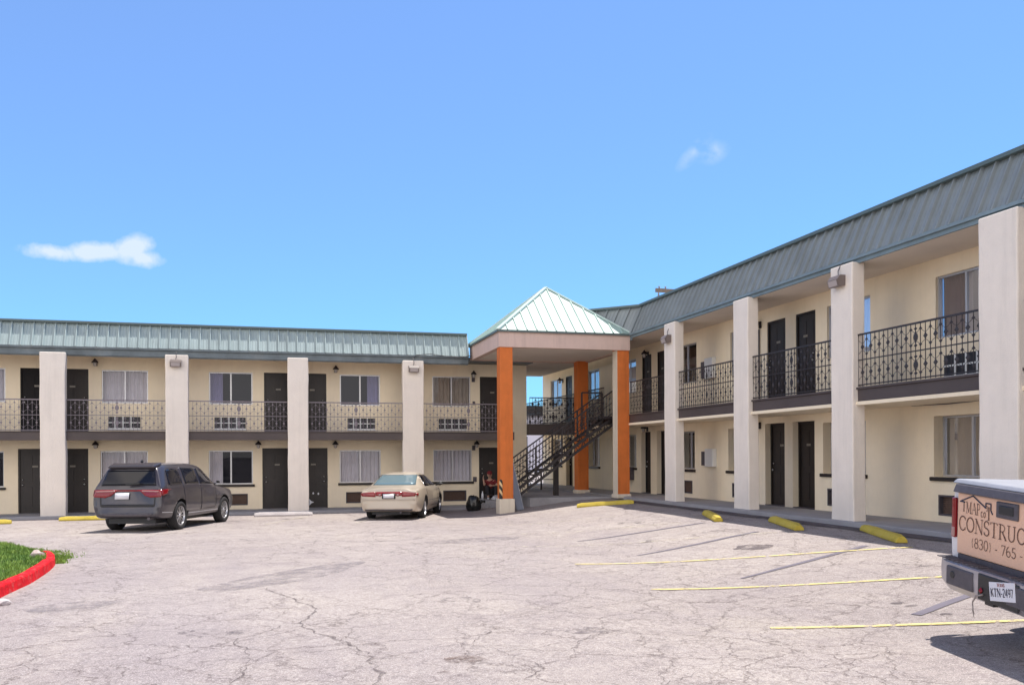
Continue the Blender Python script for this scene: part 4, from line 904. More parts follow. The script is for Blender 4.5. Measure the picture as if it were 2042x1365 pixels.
def conform(tree, poly, axis, side, off, m, name, parent, step=0.07):
    """panel cut to a 2-D outline and laid onto the body: axis 'y' = outline in x,z seen from the side; 'x' = outline in y,z seen from the end"""
    bm = bmesh.new(); vs = [bm.verts.new((p[0], p[1], 0)) for p in poly]; bm.faces.new(vs)
    lo = [min(p[k] for p in poly) for k in (0, 1)]; hi = [max(p[k] for p in poly) for k in (0, 1)]
    for k in (0, 1):
        c = lo[k]+step
        while c < hi[k]-0.01:
            no = (1, 0, 0) if k == 0 else (0, 1, 0); bmesh.ops.bisect_plane(bm, geom=bm.verts[:]+bm.edges[:]+bm.faces[:], plane_co=(c, 0, 0) if k == 0 else (0, c, 0), plane_no=no); c += step
    bmesh.ops.triangulate(bm, faces=bm.faces)
    for v in bm.verts:
        a, z = v.co.x, v.co.y
        o, d = (Vector((a, side*3, z)), Vector((0, -side, 0))) if axis == 'y' else (Vector((side*9, a, z)), Vector((-side, 0, 0)))
        h, nn, _, _ = tree.ray_cast(o, d)
        if h is None: h, nn, _, _ = tree.find_nearest(Vector((a, side*0.7, z)) if axis == 'y' else Vector((side*1.0, a, z)))
        if nn.dot(d) > 0: nn = -nn
        v.co = h - d*off*0.6 + nn*off*0.4
    bmesh.ops.recalc_face_normals(bm, faces=bm.faces); me = bpy.data.meshes.new(name); bm.to_mesh(me); bm.free(); me.materials.append(m)
    o = link(name, me, parent)
    s = o.modifiers.new('t', 'SOLIDIFY'); s.thickness = off*0.8; s.offset = 0
    me.polygons.foreach_set('use_smooth', [True]*len(me.polygons)); return o

def line_on(tree, pts, side, w, m, name, parent, off=0.004):
    """thin seam or trim line along the body side through x,z points"""
    mb = MB(); P = []
    for a, b in zip(pts, pts[1:]):
        n = max(1, int(math.hypot(b[0]-a[0], b[1]-a[1])/0.06))
        for i in range(n): P.append((a[0]+(b[0]-a[0])*i/n, a[1]+(b[1]-a[1])*i/n))
    P.append(pts[-1]); Q = []
    for x, z in P:
        h, nn, _, _ = tree.ray_cast(Vector((x, side*3, z)), Vector((0, -side, 0)))
        if h: Q.append(h+Vector((0, side*off*0.3, 0)))
    for a, b in zip(Q, Q[1:]): mb.bar(a, b, 0.008, w, up=UP if abs((b-a).normalized().z) < 0.8 else Vector((1, 0, 0))) if (b-a).length > 1e-4 else None
    return mb.build(name, m, parent, fix=False)

def make_wheel(root, x, y, r, w, spokes, side):
    """tyre with alloy rim and spokes, on its brake hub"""
    hub = MB(); hub.lathe([(0.001, -0.06), (r*0.42, -0.06), (r*0.42, -0.02), (0.001, -0.02)], (0, 0, 0), 20, 'y'); o = hub.build('wheel', M['step_grey'], root)
    t = MB(); h = w/2; t.lathe([(r*0.66, -h*0.80), (r*0.78, -h), (r*0.93, -h*0.97), (r, -h*0.72), (r, h*0.72), (r*0.93, h*0.97), (r*0.78, h), (r*0.66, h*0.80), (r*0.64, 0), (r*0.66, -h*0.80)], (0, 0, 0), 36, 'y'); t.build('tyre', M['rubber'], o, smooth_=True)
    k = MB(); k.lathe([(r*0.67, h*0.85), (r*0.63, h*0.86), (r*0.60, h*0.55), (r*0.60, -h*0.6)], (0, 0, 0), 36, 'y'); k.lathe([(0.001, h*0.72), (r*0.10, h*0.72), (r*0.14, h*0.55), (r*0.14, h*0.3)], (0, 0, 0), 14, 'y')
    for i in range(spokes):
        a = 2*math.pi*i/spokes; c, s = math.cos(a), math.sin(a); k.bar((c*r*0.10, h*0.52, s*r*0.10), (c*r*0.62, h*0.66, s*r*0.62), r*0.10 if spokes < 8 else r*0.075, h*0.22, up=Vector((0, 1, 0)))
    k.build('rim', M['rim'], o, fix=True)
    o.location = (x, y, r); o.rotation_euler = (0, 0, 0 if side > 0 else math.pi); return o
def copy_wheel(src, root, x, y, side):
    o = src.copy(); COL.objects.link(o); o.parent = root; o.location = (x, y, src.location.z); o.rotation_euler = (0, 0, 0 if side > 0 else math.pi)
    for ch in list(src.children):
        c = ch.copy(); COL.objects.link(c); c.parent = o
    return o
def place(root, x, y, head, wb, s=1.0):
    """stand the vehicle on the sloping lot: x, y of the rear axle centre, heading from +Y towards +X"""
    d = Vector((math.sin(head), math.cos(head))); z0 = gz2(x, y); z1 = gz2(x+d.x*wb, y+d.y*wb); l = Vector((-d.y, d.x)); zl = gz2(x+l.x*0.8, y+l.y*0.8); zr = gz2(x-l.x*0.8, y-l.y*0.8)
    root.location = (x, y, z0-0.01); root.rotation_euler = (math.atan2(zl-zr, 1.6), -math.atan2(z1-z0, wb), math.atan2(d.y, d.x)); root.scale = (s, s, s)

def plate_marks(root, c, u, v, n, text, h, m='ink'):
    """plate lettering as built glyph strokes"""
    return write_text(text, root, c, u, v, n, h, m, 'plate_lettering')

# --- stroke lettering with serifs, used on the tailgate and plates
def arc(cx, cy, rx, ry, a0, a1, n=10): return [(cx+rx*math.cos(math.radians(a0+(a1-a0)*i/n)), cy+ry*math.sin(math.radians(a0+(a1-a0)*i/n))) for i in range(n+1)]
TH_, TN = 0.13, 0.055
GL = {  # width, strokes (points, thickness), serifs (x, y, length)
 'C': (0.72, [(arc(0.40, 0.5, 0.34, 0.5, 48, 312, 16), TH_*0.85)], [(0.66, 0.84, 0, 0.2), (0.66, 0.16, 0, 0.2)]),
 'O': (0.82, [(arc(0.41, 0.5, 0.36, 0.5, 0, 360, 22), TH_*0.85)], []),
 'N': (0.80, [([(0.12, 0), (0.12, 1)], TN), ([(0.10, 1), (0.70, 0)], TH_), ([(0.70, 0), (0.70, 1)], TN)], [(0.12, 0, 0.24, 0), (0.08, 1, 0.2, 0), (0.70, 1, 0.24, 0)]),
 'S': (0.58, [(arc(0.29, 0.74, 0.22, 0.25, 30, 270, 10)+arc(0.29, 0.25, 0.23, 0.25, 90, -150, 10), TH_*0.8)], [(0.49, 0.85, 0, 0.18), (0.08, 0.15, 0, 0.18)]),
 'T': (0.72, [([(0.36, 0), (0.36, 1)], TH_), ([(0.04, 0.98), (0.68, 0.98)], TN)], [(0.36, 0, 0.3, 0), (0.05, 0.91, 0, 0.14), (0.67, 0.91, 0, 0.14)]),
 'R': (0.74, [([(0.15, 0), (0.15, 1)], TH_), ([(0.15, 0.98)]+arc(0.34, 0.75, 0.22, 0.23, 90, -90, 8)+[(0.15, 0.52)], TN*1.3), ([(0.36, 0.50), (0.68, 0.0)], TH_)], [(0.15, 0, 0.28, 0), (0.12, 1, 0.2, 0), (0.68, 0, 0.16, 0)]),
 'U': (0.78, [([(0.13, 1), (0.13, 0.32)]+arc(0.38, 0.32, 0.25, 0.32, 180, 360, 10)+[(0.63, 1)], TH_*0.75)], [(0.13, 1, 0.28, 0), (0.63, 1, 0.26, 0)]),
 'I': (0.36, [([(0.18, 0), (0.18, 1)], TH_)], [(0.18, 0, 0.28, 0), (0.18, 1, 0.28, 0)]),
 'M': (0.96, [([(0.12, 0), (0.12, 1)], TN), ([(0.12, 1), (0.46, 0.08)], TH_), ([(0.46, 0.08), (0.82, 1)], TN), ([(0.82, 0), (0.82, 1)], TH_)], [(0.12, 0, 0.22, 0), (0.82, 0, 0.28, 0), (0.08, 1, 0.16, 0), (0.86, 1, 0.16, 0)]),
 'A': (0.76, [([(0.06, 0), (0.38, 1)], TN), ([(0.38, 1), (0.70, 0)], TH_), ([(0.2, 0.38), (0.56, 0.38)], TN)], [(0.06, 0, 0.2, 0), (0.70, 0, 0.26, 0)]),
 'P': (0.64, [([(0.15, 0), (0.15, 1)], TH_), ([(0.15, 0.98)]+arc(0.32, 0.73, 0.22, 0.25, 90, -90, 8)+[(0.15, 0.48)], TN*1.4)], [(0.15, 0, 0.28, 0), (0.12, 1, 0.2, 0)]),
 'c': (0.42, [(arc(0.22, 0.27, 0.17, 0.27, 45, 315, 10), 0.08)], []), 'o': (0.46, [(arc(0.23, 0.27, 0.18, 0.27, 0, 360, 14), 0.08)], []),
 '8': (0.58, [(arc(0.28, 0.76, 0.19, 0.23, 0, 360, 14), 0.085), (arc(0.28, 0.27, 0.23, 0.27, 0, 360, 14), 0.09)], []),
 '3': (0.54, [(arc(0.24, 0.75, 0.20, 0.24, 150, -90, 10)+arc(0.24, 0.26, 0.23, 0.26, 90, -150, 10), 0.09)], []),
 '0': (0.58, [(arc(0.28, 0.5, 0.23, 0.5, 0, 360, 18), 0.09)], []),
 '7': (0.54, [([(0.06, 0.97), (0.48, 0.97), (0.20, 0)], 0.085)], [(0.07, 0.90, 0, 0.16)]),
 '6': (0.56, [(arc(0.42, 0.5, 0.36, 0.5, 110, 180, 6)+arc(0.28, 0.28, 0.22, 0.27, 180, 540, 14), 0.09)], []),
 '5': (0.54, [([(0.46, 0.97), (0.14, 0.97), (0.11, 0.58)]+arc(0.25, 0.30, 0.23, 0.29, 110, -150, 10), 0.09)], []),
 '2': (0.54, [(arc(0.26, 0.74, 0.20, 0.25, 160, -30, 8)+[(0.06, 0.03), (0.48, 0.03)], 0.09)], []), '4': (0.56, [([(0.38, 0), (0.38, 1), (0.05, 0.3), (0.52, 0.3)], 0.085)], []), '9': (0.56, [(arc(0.28, 0.70, 0.21, 0.28, 0, 360, 14), 0.09), (arc(0.16, 0.52, 0.34, 0.5, 10, -70, 6), 0.085)], []),
 'K': (0.72, [([(0.12, 0), (0.12, 1)], 0.12), ([(0.6, 1), (0.14, 0.42)], 0.09), ([(0.3, 0.58), (0.64, 0)], 0.12)], []), 'E': (0.60, [([(0.52, 0.95), (0.12, 0.95), (0.12, 0.05), (0.52, 0.05)], 0.1), ([(0.12, 0.5), (0.45, 0.5)], 0.09)], []), 'X': (0.70, [([(0.06, 0), (0.62, 1)], 0.09), ([(0.06, 1), (0.62, 0)], 0.12)], []),
 '(': (0.34, [(arc(0.42, 0.45, 0.30, 0.62, 130, 230, 8), 0.055)], []), ')': (0.34, [(arc(-0.08, 0.45, 0.30, 0.62, 50, -50, 8), 0.055)], []), '-': (0.36, [([(0.05, 0.36), (0.30, 0.36)], 0.09)], []), ' ': (0.30, [], []),
}
def write_text(text, root, c, u, v, n, h, m, name='lettering', sp=1.0, off=0.003, bold=1.0, squeeze=1.0):
    """text starting at corner c (baseline left), u = reading direction, v = up, n = outward normal"""
    c, u, v, n = map(Vector, (c, u, v, n)); mb = MB(); x = 0.0; layer = 0
    P = lambda a, b: c+u*(a*h*squeeze)+v*(b*h)+n*(off+0.0003*(layer % 5))
    for chh in text:
        w, st, se = GL[chh]
        for pts, t in st:
            t *= bold
            for a, b in zip(pts, pts[1:]):
                layer += 1; dx, dy = b[0]-a[0], b[1]-a[1]; L = math.hypot(dx, dy) or 1; nx, ny = -dy/L*t/2, dx/L*t/2; ex, ey = dx/L*t*0.15, dy/L*t*0.15
                mb.quad(P(x+a[0]-nx-ex, a[1]-ny-ey), P(x+b[0]-nx+ex, b[1]-ny+ey), P(x+b[0]+nx+ex, b[1]+ny+ey), P(x+a[0]+nx-ex, a[1]+ny-ey))
        for sx, sy, lx, ly in se:
            layer += 1; lx = lx/2 or 0.025; ly = ly/2 or 0.025; mb.quad(P(x+sx-lx, sy-ly), P(x+sx+lx, sy-ly), P(x+sx+lx, sy+ly), P(x+sx-lx, sy+ly))
        x += (w+0.06)*sp
    return mb.build(name, M[m], root, fix=False), x*h*squeeze

# ---- dark grey SUV
def make_suv():
    t = thing('parked_suv', 'dark grey SUV with red taillights and alloy wheels parked before the left pillars', 'car')
    S = [(-1.07, -1.03, -0.74, 0.42, 0.80, 0.90, 1.14, 0.86, 1.72, 0.62), (-0.88, -0.84, -0.55, 0.34, 0.88, 0.955, 1.16, 0.92, 1.775, 0.68), (-0.1, -0.1, 0.0, 0.32, 0.90, 0.965, 1.15, 0.93, 1.80, 0.70),
         (1.2, 1.2, 1.2, 0.32, 0.90, 0.965, 1.13, 0.93, 1.80, 0.70), (1.75, 1.8, 1.65, 0.32, 0.90, 0.965, 1.12, 0.93, 1.775, 0.68), (2.2, 2.3, 1.98, 0.32, 0.90, 0.965, 1.11, 0.925, 1.70, 0.65),
         (2.6, 2.75, 2.80, 0.32, 0.90, 0.96, 1.09, 0.90, 1.17, 0.70), (3.3, 3.3, 3.3, 0.34, 0.88, 0.95, 1.05, 0.88, 1.12, 0.66), (3.85, 3.8, 3.7, 0.36, 0.82, 0.91, 0.98, 0.84, 1.05, 0.62), (4.0, 3.98, 3.9, 0.40, 0.72, 0.82, 0.86, 0.76, 0.94, 0.55)]
    r = 0.385; ax = [(0, r), (3.04, r)]
    b, tr = shell(t, S, M['grey_paint'], ax, 0.455, 0.965)
    for sd in (-1, 1):
        conform(tr, [(-0.62, 1.22), (0.12, 1.22), (0.17, 1.30), (0.12, 1.60), (-0.30, 1.64), (-0.50, 1.60)], 'y', sd, 0.012, M['car_glass'], 'quarter_window', t)
        d = conform(tr, [(0.28, 0.50), (1.28, 0.50), (1.30, 1.20), (1.22, 1.66), (0.30, 1.68), (0.18, 1.2)], 'y', sd, 0.004, M['grey_paint'], 'rear_door', t)
        conform(tr, [(0.36, 1.22), (1.22, 1.21), (1.16, 1.64), (0.38, 1.65)], 'y', sd, 0.014, M['car_glass'], 'window', d)
        line_on(tr, [(0.42, 1.06), (0.62, 1.06)], sd, 0.035, M['grey_paint'], 'handle', d, 0.02)
        d = conform(tr, [(1.31, 0.50), (2.32, 0.50), (2.36, 1.12), (1.80, 1.60), (1.28, 1.66)], 'y', sd, 0.004, M['grey_paint'], 'front_door', t)
        conform(tr, [(1.35, 1.21), (2.24, 1.19), (1.96, 1.44), (1.70, 1.60), (1.34, 1.64)], 'y', sd, 0.014, M['car_glass'], 'window', d)
        line_on(tr, [(1.42, 1.05), (1.62, 1.05)], sd, 0.035, M['grey_paint'], 'handle', d, 0.02)
        line_on(tr, [(0.36, 1.205), (1.25, 1.195), (2.3, 1.16)], sd, 0.014, M['alu'], 'window_trim', t)
        line_on(tr, [(1.295, 0.48), (1.29, 1.2)], sd, 0.010, M['black'], 'door_seam', t); line_on(tr, [(2.36, 0.6), (2.37, 1.14)], sd, 0.010, M['black'], 'door_seam', t); line_on(tr, [(0.52, 0.56), (0.2, 0.96), (0.24, 1.2)], sd, 0.010, M['black'], 'door_seam', t)
        line_on(tr, [(-0.98, 0.52), (-0.5, 0.50)], sd, 0.020, M['alu'], 'bumper_trim', t); line_on(tr, [(0.50, 0.43), (2.55, 0.43)], sd, 0.025, M['alu'], 'sill_trim', t)
        l = conform(tr, [(sd*0.30, 1.07), (sd*0.45, 0.95), (sd*0.60, 0.90), (sd*0.88, 0.92), (sd*0.93, 1.10), (sd*0.34, 1.10)], 'x', -1, 0.016, M['lens_red'], 'taillight', t, 0.05)
        conform(tr, [(sd*0.36, 1.055), (sd*0.80, 1.04), (sd*0.84, 1.075), (sd*0.36, 1.085)], 'x', -1, 0.024, M['lens_light'], 'light_bar', l, 0.05)
        conform(tr, [(-1.02, 0.95), (-0.78, 1.0), (-0.74, 1.12), (-1.0, 1.10)], 'y', sd, 0.014, M['lens_red'], 'side_lens', l, 0.05)
        mm = MB(); mm.octa((2.22, sd*1.07, 1.24), (0.07, 0, 0), (0, 0.12, 0), (0, 0, 0.085)); mm.bar((2.25, sd*0.93, 1.17), (2.22, sd*1.02, 1.20), 0.05); o = mm.build('mirror', M['black'], t, smooth_=False); sb = o.modifiers.new('s', 'SUBSURF'); sb.levels = sb.render_levels = 1
    conform(tr, [(-0.38, 1.062), (0.38, 1.062), (0.40, 1.098), (-0.40, 1.098)], 'x', -1, 0.012, M['lens_red'], 'light_strip', t, 0.06)
    conform(tr, [(-0.72, 1.21), (0.72, 1.21), (0.62, 1.60), (-0.62, 1.60)], 'x', -1, 0.014, M['car_glass'], 'rear_window', t)
    w = MB(); w.bar((-1.03, 0.05, 1.24), (-1.0, -0.30, 1.27), 0.025, 0.04); w.build('wiper', M['black'], t)
    p = conform(tr, [(-0.02, 0.86), (0.34, 0.86), (0.34, 1.02), (-0.02, 1.02)], 'x', -1, 0.03, M['plate'], 'number_plate', t, 0.2)
    conform(tr, [(-0.68, 0.66), (0.68, 0.66), (0.72, 0.70), (0.74, 1.12), (0.715, 1.12), (0.69, 0.73), (-0.69, 0.73), (-0.715, 1.12), (-0.74, 1.12), (-0.72, 0.70)], 'x', -1, 0.004, M['black'], 'tailgate_seam', t)
    conform(tr, [(-0.55, 0.42), (0.55, 0.42), (0.70, 0.50), (-0.70, 0.50)], 'x', -1, 0.012, M['step_grey'], 'bumper_skirt', t)
    conform(tr, [(-0.50, 0.775), (0.12, 0.775), (0.12, 0.80), (-0.50, 0.80)], 'x', -1, 0.010, M['alu'], 'badge_strip', t) if False else None
    sp = MB(); sp.hexa([(-0.84, -0.62, 1.655), (-0.84, 0.62, 1.655), (-0.5, 0.66, 1.74), (-0.5, -0.66, 1.74), (-0.86, -0.60, 1.715), (-0.86, 0.60, 1.715), (-0.5, 0.64, 1.80), (-0.5, -0.64, 1.80)]); sp.build('spoiler', M['grey_paint'], t, bevel=0.02)
    f = MB(); f.octa((-0.25, 0.0, 1.83), (0.11, 0, 0), (0, 0.03, 0), (0, 0, 0.055)); f.build('antenna', M['black'], t)
    for sd in (): rr = MB(); rr.tube([(-0.3, sd*0.60, 1.80), (-0.2, sd*0.60, 1.835), (1.5, sd*0.60, 1.835), (1.62, sd*0.58, 1.80)], 0.018, 6); rr.build('roof_rail', M['black'], t)
    e = MB(); e.tube([(-0.7, -0.55, 0.36), (-1.04, -0.55, 0.36)], 0.04, 10); e.build('exhaust', M['step_grey'], t)
    u = MB(); u.box(-0.8, 3.6, -0.62, 0.62, 0.22, 0.40); u.build('underbody', M['black'], t)
    conform(tr, [(-0.6, 1.16), (0.6, 1.16), (0.62, 1.64), (-0.62, 1.64)], 'x', 1, 0.012, M['car_glass'], 'windshield', t)
    for sd in (-1, 1): conform(tr, [(sd*0.45, 0.80), (sd*0.78, 0.78), (sd*0.78, 0.92), (sd*0.45, 0.90)], 'x', 1, 0.012, M['lens_light'], 'headlight', t)
    conform(tr, [(-0.42, 0.55), (0.42, 0.55), (0.42, 0.86), (-0.42, 0.86)], 'x', 1, 0.012, M['black'], 'grille', t)
    w0 = make_wheel(t, 0, 0.83, r, 0.26, 10, 1); copy_wheel(w0, t, 0, -0.83, -1); copy_wheel(w0, t, 3.04, 0.83, 1); copy_wheel(w0, t, 3.04, -0.83, -1)
    return t
suv = make_suv(); place(suv, -3.16, 24.55, math.radians(18.5), 3.04, 0.975)

# ---- beige-gold sedan
def make_sedan():
    t = thing('parked_sedan', 'beige gold four-door sedan with wide red taillights parked beside the canopy', 'car')
    S = [(-1.13, -1.12, -1.06, 0.30, 0.74, 0.84, 0.86, 0.80, 0.945, 0.66), (-0.92, -0.90, -0.86, 0.24, 0.82, 0.91, 0.90, 0.86, 0.985, 0.70), (-0.45, -0.42, -0.40, 0.22, 0.84, 0.92, 0.93, 0.88, 1.015, 0.72),
         (0.15, 0.20, 0.32, 0.22, 0.84, 0.925, 0.94, 0.89, 1.36, 0.60), (0.8, 0.8, 0.8, 0.22, 0.84, 0.925, 0.94, 0.89, 1.425, 0.60), (1.4, 1.4, 1.35, 0.22, 0.84, 0.925, 0.93, 0.89, 1.41, 0.59),
         (1.95, 2.05, 1.70, 0.22, 0.84, 0.92, 0.92, 0.88, 1.34, 0.57), (2.4, 2.5, 2.62, 0.22, 0.84, 0.915, 0.90, 0.87, 0.975, 0.66), (3.2, 3.2, 3.2, 0.24, 0.82, 0.90, 0.82, 0.83, 0.88, 0.62), (3.62, 3.6, 3.55, 0.28, 0.74, 0.84, 0.70, 0.76, 0.76, 0.56), (3.76, 3.75, 3.7, 0.32, 0.62, 0.72, 0.60, 0.64, 0.66, 0.48)]
    r = 0.325; ax = [(0, r), (2.77, r)]
    b, tr = shell(t, S, M['gold_paint'], ax, 0.385, 0.925)
    for sd in (-1, 1):
        d = conform(tr, [(0.42, 0.36), (1.06, 0.34), (1.08, 0.96), (1.0, 1.36), (0.30, 1.34), (0.20, 0.95)], 'y', sd, 0.004, M['gold_paint'], 'rear_door', t)
        conform(tr, [(0.18, 0.985), (1.04, 0.985), (0.98, 1.33), (0.46, 1.32)], 'y', sd, 0.012, M['car_glass'], 'window', d)
        line_on(tr, [(0.34, 0.84), (0.52, 0.84)], sd, 0.03, M['gold_paint'], 'handle', d, 0.02)
        d = conform(tr, [(1.09, 0.34), (2.05, 0.34), (2.10, 0.93), (1.64, 1.28), (1.06, 1.36)], 'y', sd, 0.004, M['gold_paint'], 'front_door', t)
        conform(tr, [(1.10, 0.985), (2.0, 0.975), (1.68, 1.22), (1.44, 1.32), (1.06, 1.33)], 'y', sd, 0.012, M['car_glass'], 'window', d)
        line_on(tr, [(1.2, 0.83), (1.38, 0.83)], sd, 0.03, M['gold_paint'], 'handle', d, 0.02)
        line_on(tr, [(0.44, 0.56), (2.35, 0.54)], sd, 0.035, M['step_grey'], 'side_moulding', t)
        line_on(tr, [(1.075, 0.34), (1.08, 0.95)], sd, 0.008, M['black'], 'door_seam', t); line_on(tr, [(2.10, 0.4), (2.12, 0.92)], sd, 0.010, M['black'], 'door_seam', t); line_on(tr, [(0.48, 0.42), (0.2, 0.85), (0.22, 0.95)], sd, 0.008, M['black'], 'door_seam', t)
        conform(tr, [(sd*0.40, 0.70), (sd*0.80, 0.72), (sd*0.82, 0.78), (sd*0.78, 0.825), (sd*0.40, 0.845)], 'x', -1, 0.014, M['lens_red'], 'taillight', t, 0.06)
        conform(tr, [(-1.10, 0.72), (-0.98, 0.74), (-0.98, 0.81), (-1.10, 0.82)], 'y', sd, 0.012, M['lens_red'], 'side_lens', t, 0.05)
        conform(tr, [(sd*0.24, 0.715), (sd*0.30, 0.715), (sd*0.30, 0.785), (sd*0.24, 0.785)], 'x', -1, 0.022, M['lens_light'], 'reverse_light', t, 0.06)
        mm = MB(); mm.octa((2.02, sd*1.02, 1.02), (0.05, 0, 0), (0, 0.12, 0), (0, 0, 0.07)); mm.bar((2.06, sd*0.88, 0.97), (2.03, sd*0.97, 0.99), 0.04); mm.build('mirror', M['black'], t)
        conform(tr, [(sd*0.30, 0.55), (sd*0.60, 0.55), (sd*0.60, 0.64), (sd*0.30, 0.64)], 'x', 1, 0.012, M['lens_light'], 'headlight', t)
    conform(tr, [(-0.39, 0.73), (0.39, 0.73), (0.39, 0.845), (-0.39, 0.845)], 'x', -1, 0.010, M['lens_red'], 'light_band', t, 0.06)
    pf = conform(tr, [(-0.20, 0.645), (0.20, 0.645), (0.20, 0.80), (-0.20, 0.80)], 'x', -1, 0.020, M['black'], 'plate_frame', t, 0.2)
    conform(tr, [(-0.16, 0.665), (0.16, 0.665), (0.16, 0.775), (-0.16, 0.775)], 'x', -1, 0.036, M['plate'], 'number_plate', pf, 0.2)
    conform(tr, [(-0.66, 1.035), (0.66, 1.035), (0.565, 1.33), (-0.565, 1.33)], 'x', -1, 0.012, M['car_glass_clear'], 'rear_window', t)
    conform(tr, [(-0.60, 0.98), (0.60, 0.98), (0.55, 1.30), (-0.55, 1.30)], 'x', 1, 0.012, M['car_glass'], 'windshield', t)
    conform(tr, [(-0.78, 0.595), (0.78, 0.595), (0.78, 0.625), (-0.78, 0.625)], 'x', -1, 0.016, M['gold_paint'], 'bumper_ridge', t)
    conform(tr, [(-0.70, 0.30), (0.70, 0.30), (0.72, 0.335), (-0.72, 0.335)], 'x', -1, 0.010, M['step_grey'], 'bumper_skirt', t)
    e = MB(); e.tube([(-0.7, -0.35, 0.24), (-1.1, -0.35, 0.24)], 0.03, 8); e.build('exhaust', M['step_grey'], t)
    u = MB(); u.box(-0.8, 3.3, -0.58, 0.58, 0.16, 0.30); u.build('underbody', M['black'], t)
    w0 = make_wheel(t, 0, 0.79, r, 0.21, 7, 1); copy_wheel(w0, t, 0, -0.79, -1); copy_wheel(w0, t, 2.77, 0.79, 1); copy_wheel(w0, t, 2.77, -0.79, -1)
    return t
sedan = make_sedan(); place(sedan, 3.72, 26.95, math.radians(20), 2.77, 1.0)

# ---- white work pickup, tailgate towards the camera
def make_pickup():
    t = thing('pickup_truck', 'white pickup with peach lettered tailgate and dented step bumper, cut off by the picture edge', 'pickup')
    # bed sides, floor
    HW = 0.765
    for sd in (-1, 1):
        mb = MB(); n = 14; rows = []
        for i in range(n+1):
            x = 0.02+1.98*i/n; e = 0.03*max(0, 1-i/1.2)
            rows.append([(x, sd*0.76, 0.60), (x, sd*(0.86-e), 0.60), (x, sd*(0.91-e), 0.74), (x, sd*(0.93-e), 0.93), (x, sd*(0.92-e), 1.10), (x, sd*(0.895-e), 1.27), (x, sd*(0.875-e), 1.37), (x, sd*0.79, 1.385), (x, sd*0.785, 1.33)])
        for a, b in zip(rows, rows[1:]):
            for k in range(8): mb.quad(a[k], b[k], b[k+1], a[k+1])
        for k in range(1, 8): mb.tri(rows[0][0], rows[0][k], rows[0][k+1])
        mb.build('bed_side', M['truck_white'], t, smooth_=True)
        l = MB(); l.box(-0.018, 0.02, sd*0.815-0.022, sd*0.815+0.030, 0.90, 1.27); o = l.build('taillight', M['lens_red'], t, bevel=0.012)
        l = MB(); l.box(-0.020, 0.01, sd*0.815-0.020, sd*0.815+0.028, 0.91, 1.00); l.build('lens', M['lens_light'], o, bevel=0.008)
        l = MB(); l.box(0.02, 0.10, sd*0.865-0.015, sd*0.865+0.03, 0.92, 1.25); l.build('side_lens', M['lens_red'], o, bevel=0.008)
    mb = MB(); mb.box(0.06, 2.0, -0.76, 0.76, 0.66, 0.76); mb.box(1.95, 2.0, -0.79, 0.79, 0.76, 1.37); mb.build('bed', M['truck_white'], t)
    mb = MB(); mb.hexa([(-0.01, -0.86, 1.405), (-0.01, 0.86, 1.405), (2.0, 0.86, 1.36), (2.0, -0.86, 1.36), (0.02, -0.83, 1.445), (0.02, 0.83, 1.445), (2.0, 0.83, 1.395), (2.0, -0.83, 1.395)]); mb.build('bed_cover', M['tonneau'], t, bevel=0.012)
    tg = MB(); tg.box(-0.005, 0.06, -HW, HW, 0.765, 1.325); g = tg.build('tailgate', M['peach'], t, bevel=0.012)
    c = MB(); c.hexa([(-0.045, -0.785, 1.326), (-0.045, 0.785, 1.326), (0.07, 0.785, 1.326), (0.07, -0.785, 1.326), (-0.015, -0.785, 1.402), (-0.015, 0.785, 1.402), (0.07, 0.785, 1.402), (0.07, -0.785, 1.402)]); c.build('tailgate_cap', M['step_grey'], g, bevel=0.01)
    h = MB(); h.box(-0.022, 0.0, -0.15, 0.15, 1.165, 1.305); hh = h.build('handle_surround', M['step_grey'], g, bevel=0.012)
    h = MB(); h.box(-0.030, -0.018, -0.10, 0.10, 1.20, 1.275); h.build('handle', M['black'], g, bevel=0.006)
    e = MB(); e.box(0.0, 0.05, -0.75, 0.75, 0.70, 0.762); e.build('lower_trim', M['step_grey'], t)
    # writing; reading direction runs from the left edge (y = +HW) to the right
    U, V, Nn, X0, Y0 = (0, -1, 0), (0, 0, 1), (-1, 0, 0), -0.006, HW
    write_text('CONSTRUCTION', g, (X0, Y0-0.035, 0.985), U, V, Nn, 0.128, 'letter', squeeze=1.20, bold=0.72)
    write_text('(830) - 765 -', g, (X0, Y0-0.24, 0.852), U, V, Nn, 0.088, 'letter', squeeze=1.32, bold=0.75)
    write_text('MAP', g, (X0, Y0-0.145, 1.150), U, V, Nn, 0.100, 'letter', squeeze=0.90, bold=0.75)
    write_text('co', g, (X0, Y0-0.375, 1.140), U, V, Nn, 0.085, 'letter', squeeze=0.95)
    write_text('I', g, (X0, Y0-0.095, 1.160), U, V, Nn, 0.080, 'letter'); write_text('I', g, (X0, Y0-0.475, 1.125), U, V, Nn, 0.110, 'letter'); write_text('3', g, (X0, Y0-0.455, 1.20), U, V, Nn, 0.045, 'letter', bold=1.3)
    lg = MB(); pts = [(0.125, 1.245), (0.05, 1.245), (0.25, 1.312), (0.45, 1.225), (0.45, 1.268), (0.525, 1.268), (0.525, 1.21), (0.55, 1.18)]
    for a, b in zip(pts, pts[1:]): lg.tube([(X0-0.002, Y0-a[0], a[1]), (X0-0.002, Y0-b[0], b[1])], 0.006, 6)
    lg.build('house_outline', M['ink'], g)
    # step bumper: straight rear face, chamfered ends that wrap forward
    path = [(0.16, 0.945), (0.03, 0.955), (-0.05, 0.925), (-0.105, 0.84), (-0.14, 0.70), (-0.15, 0.40), (-0.15, 0.0)]; path = path+[(x, -y) for x, y in reversed(path[:-1])]
    bm_ = MB(); rows = []
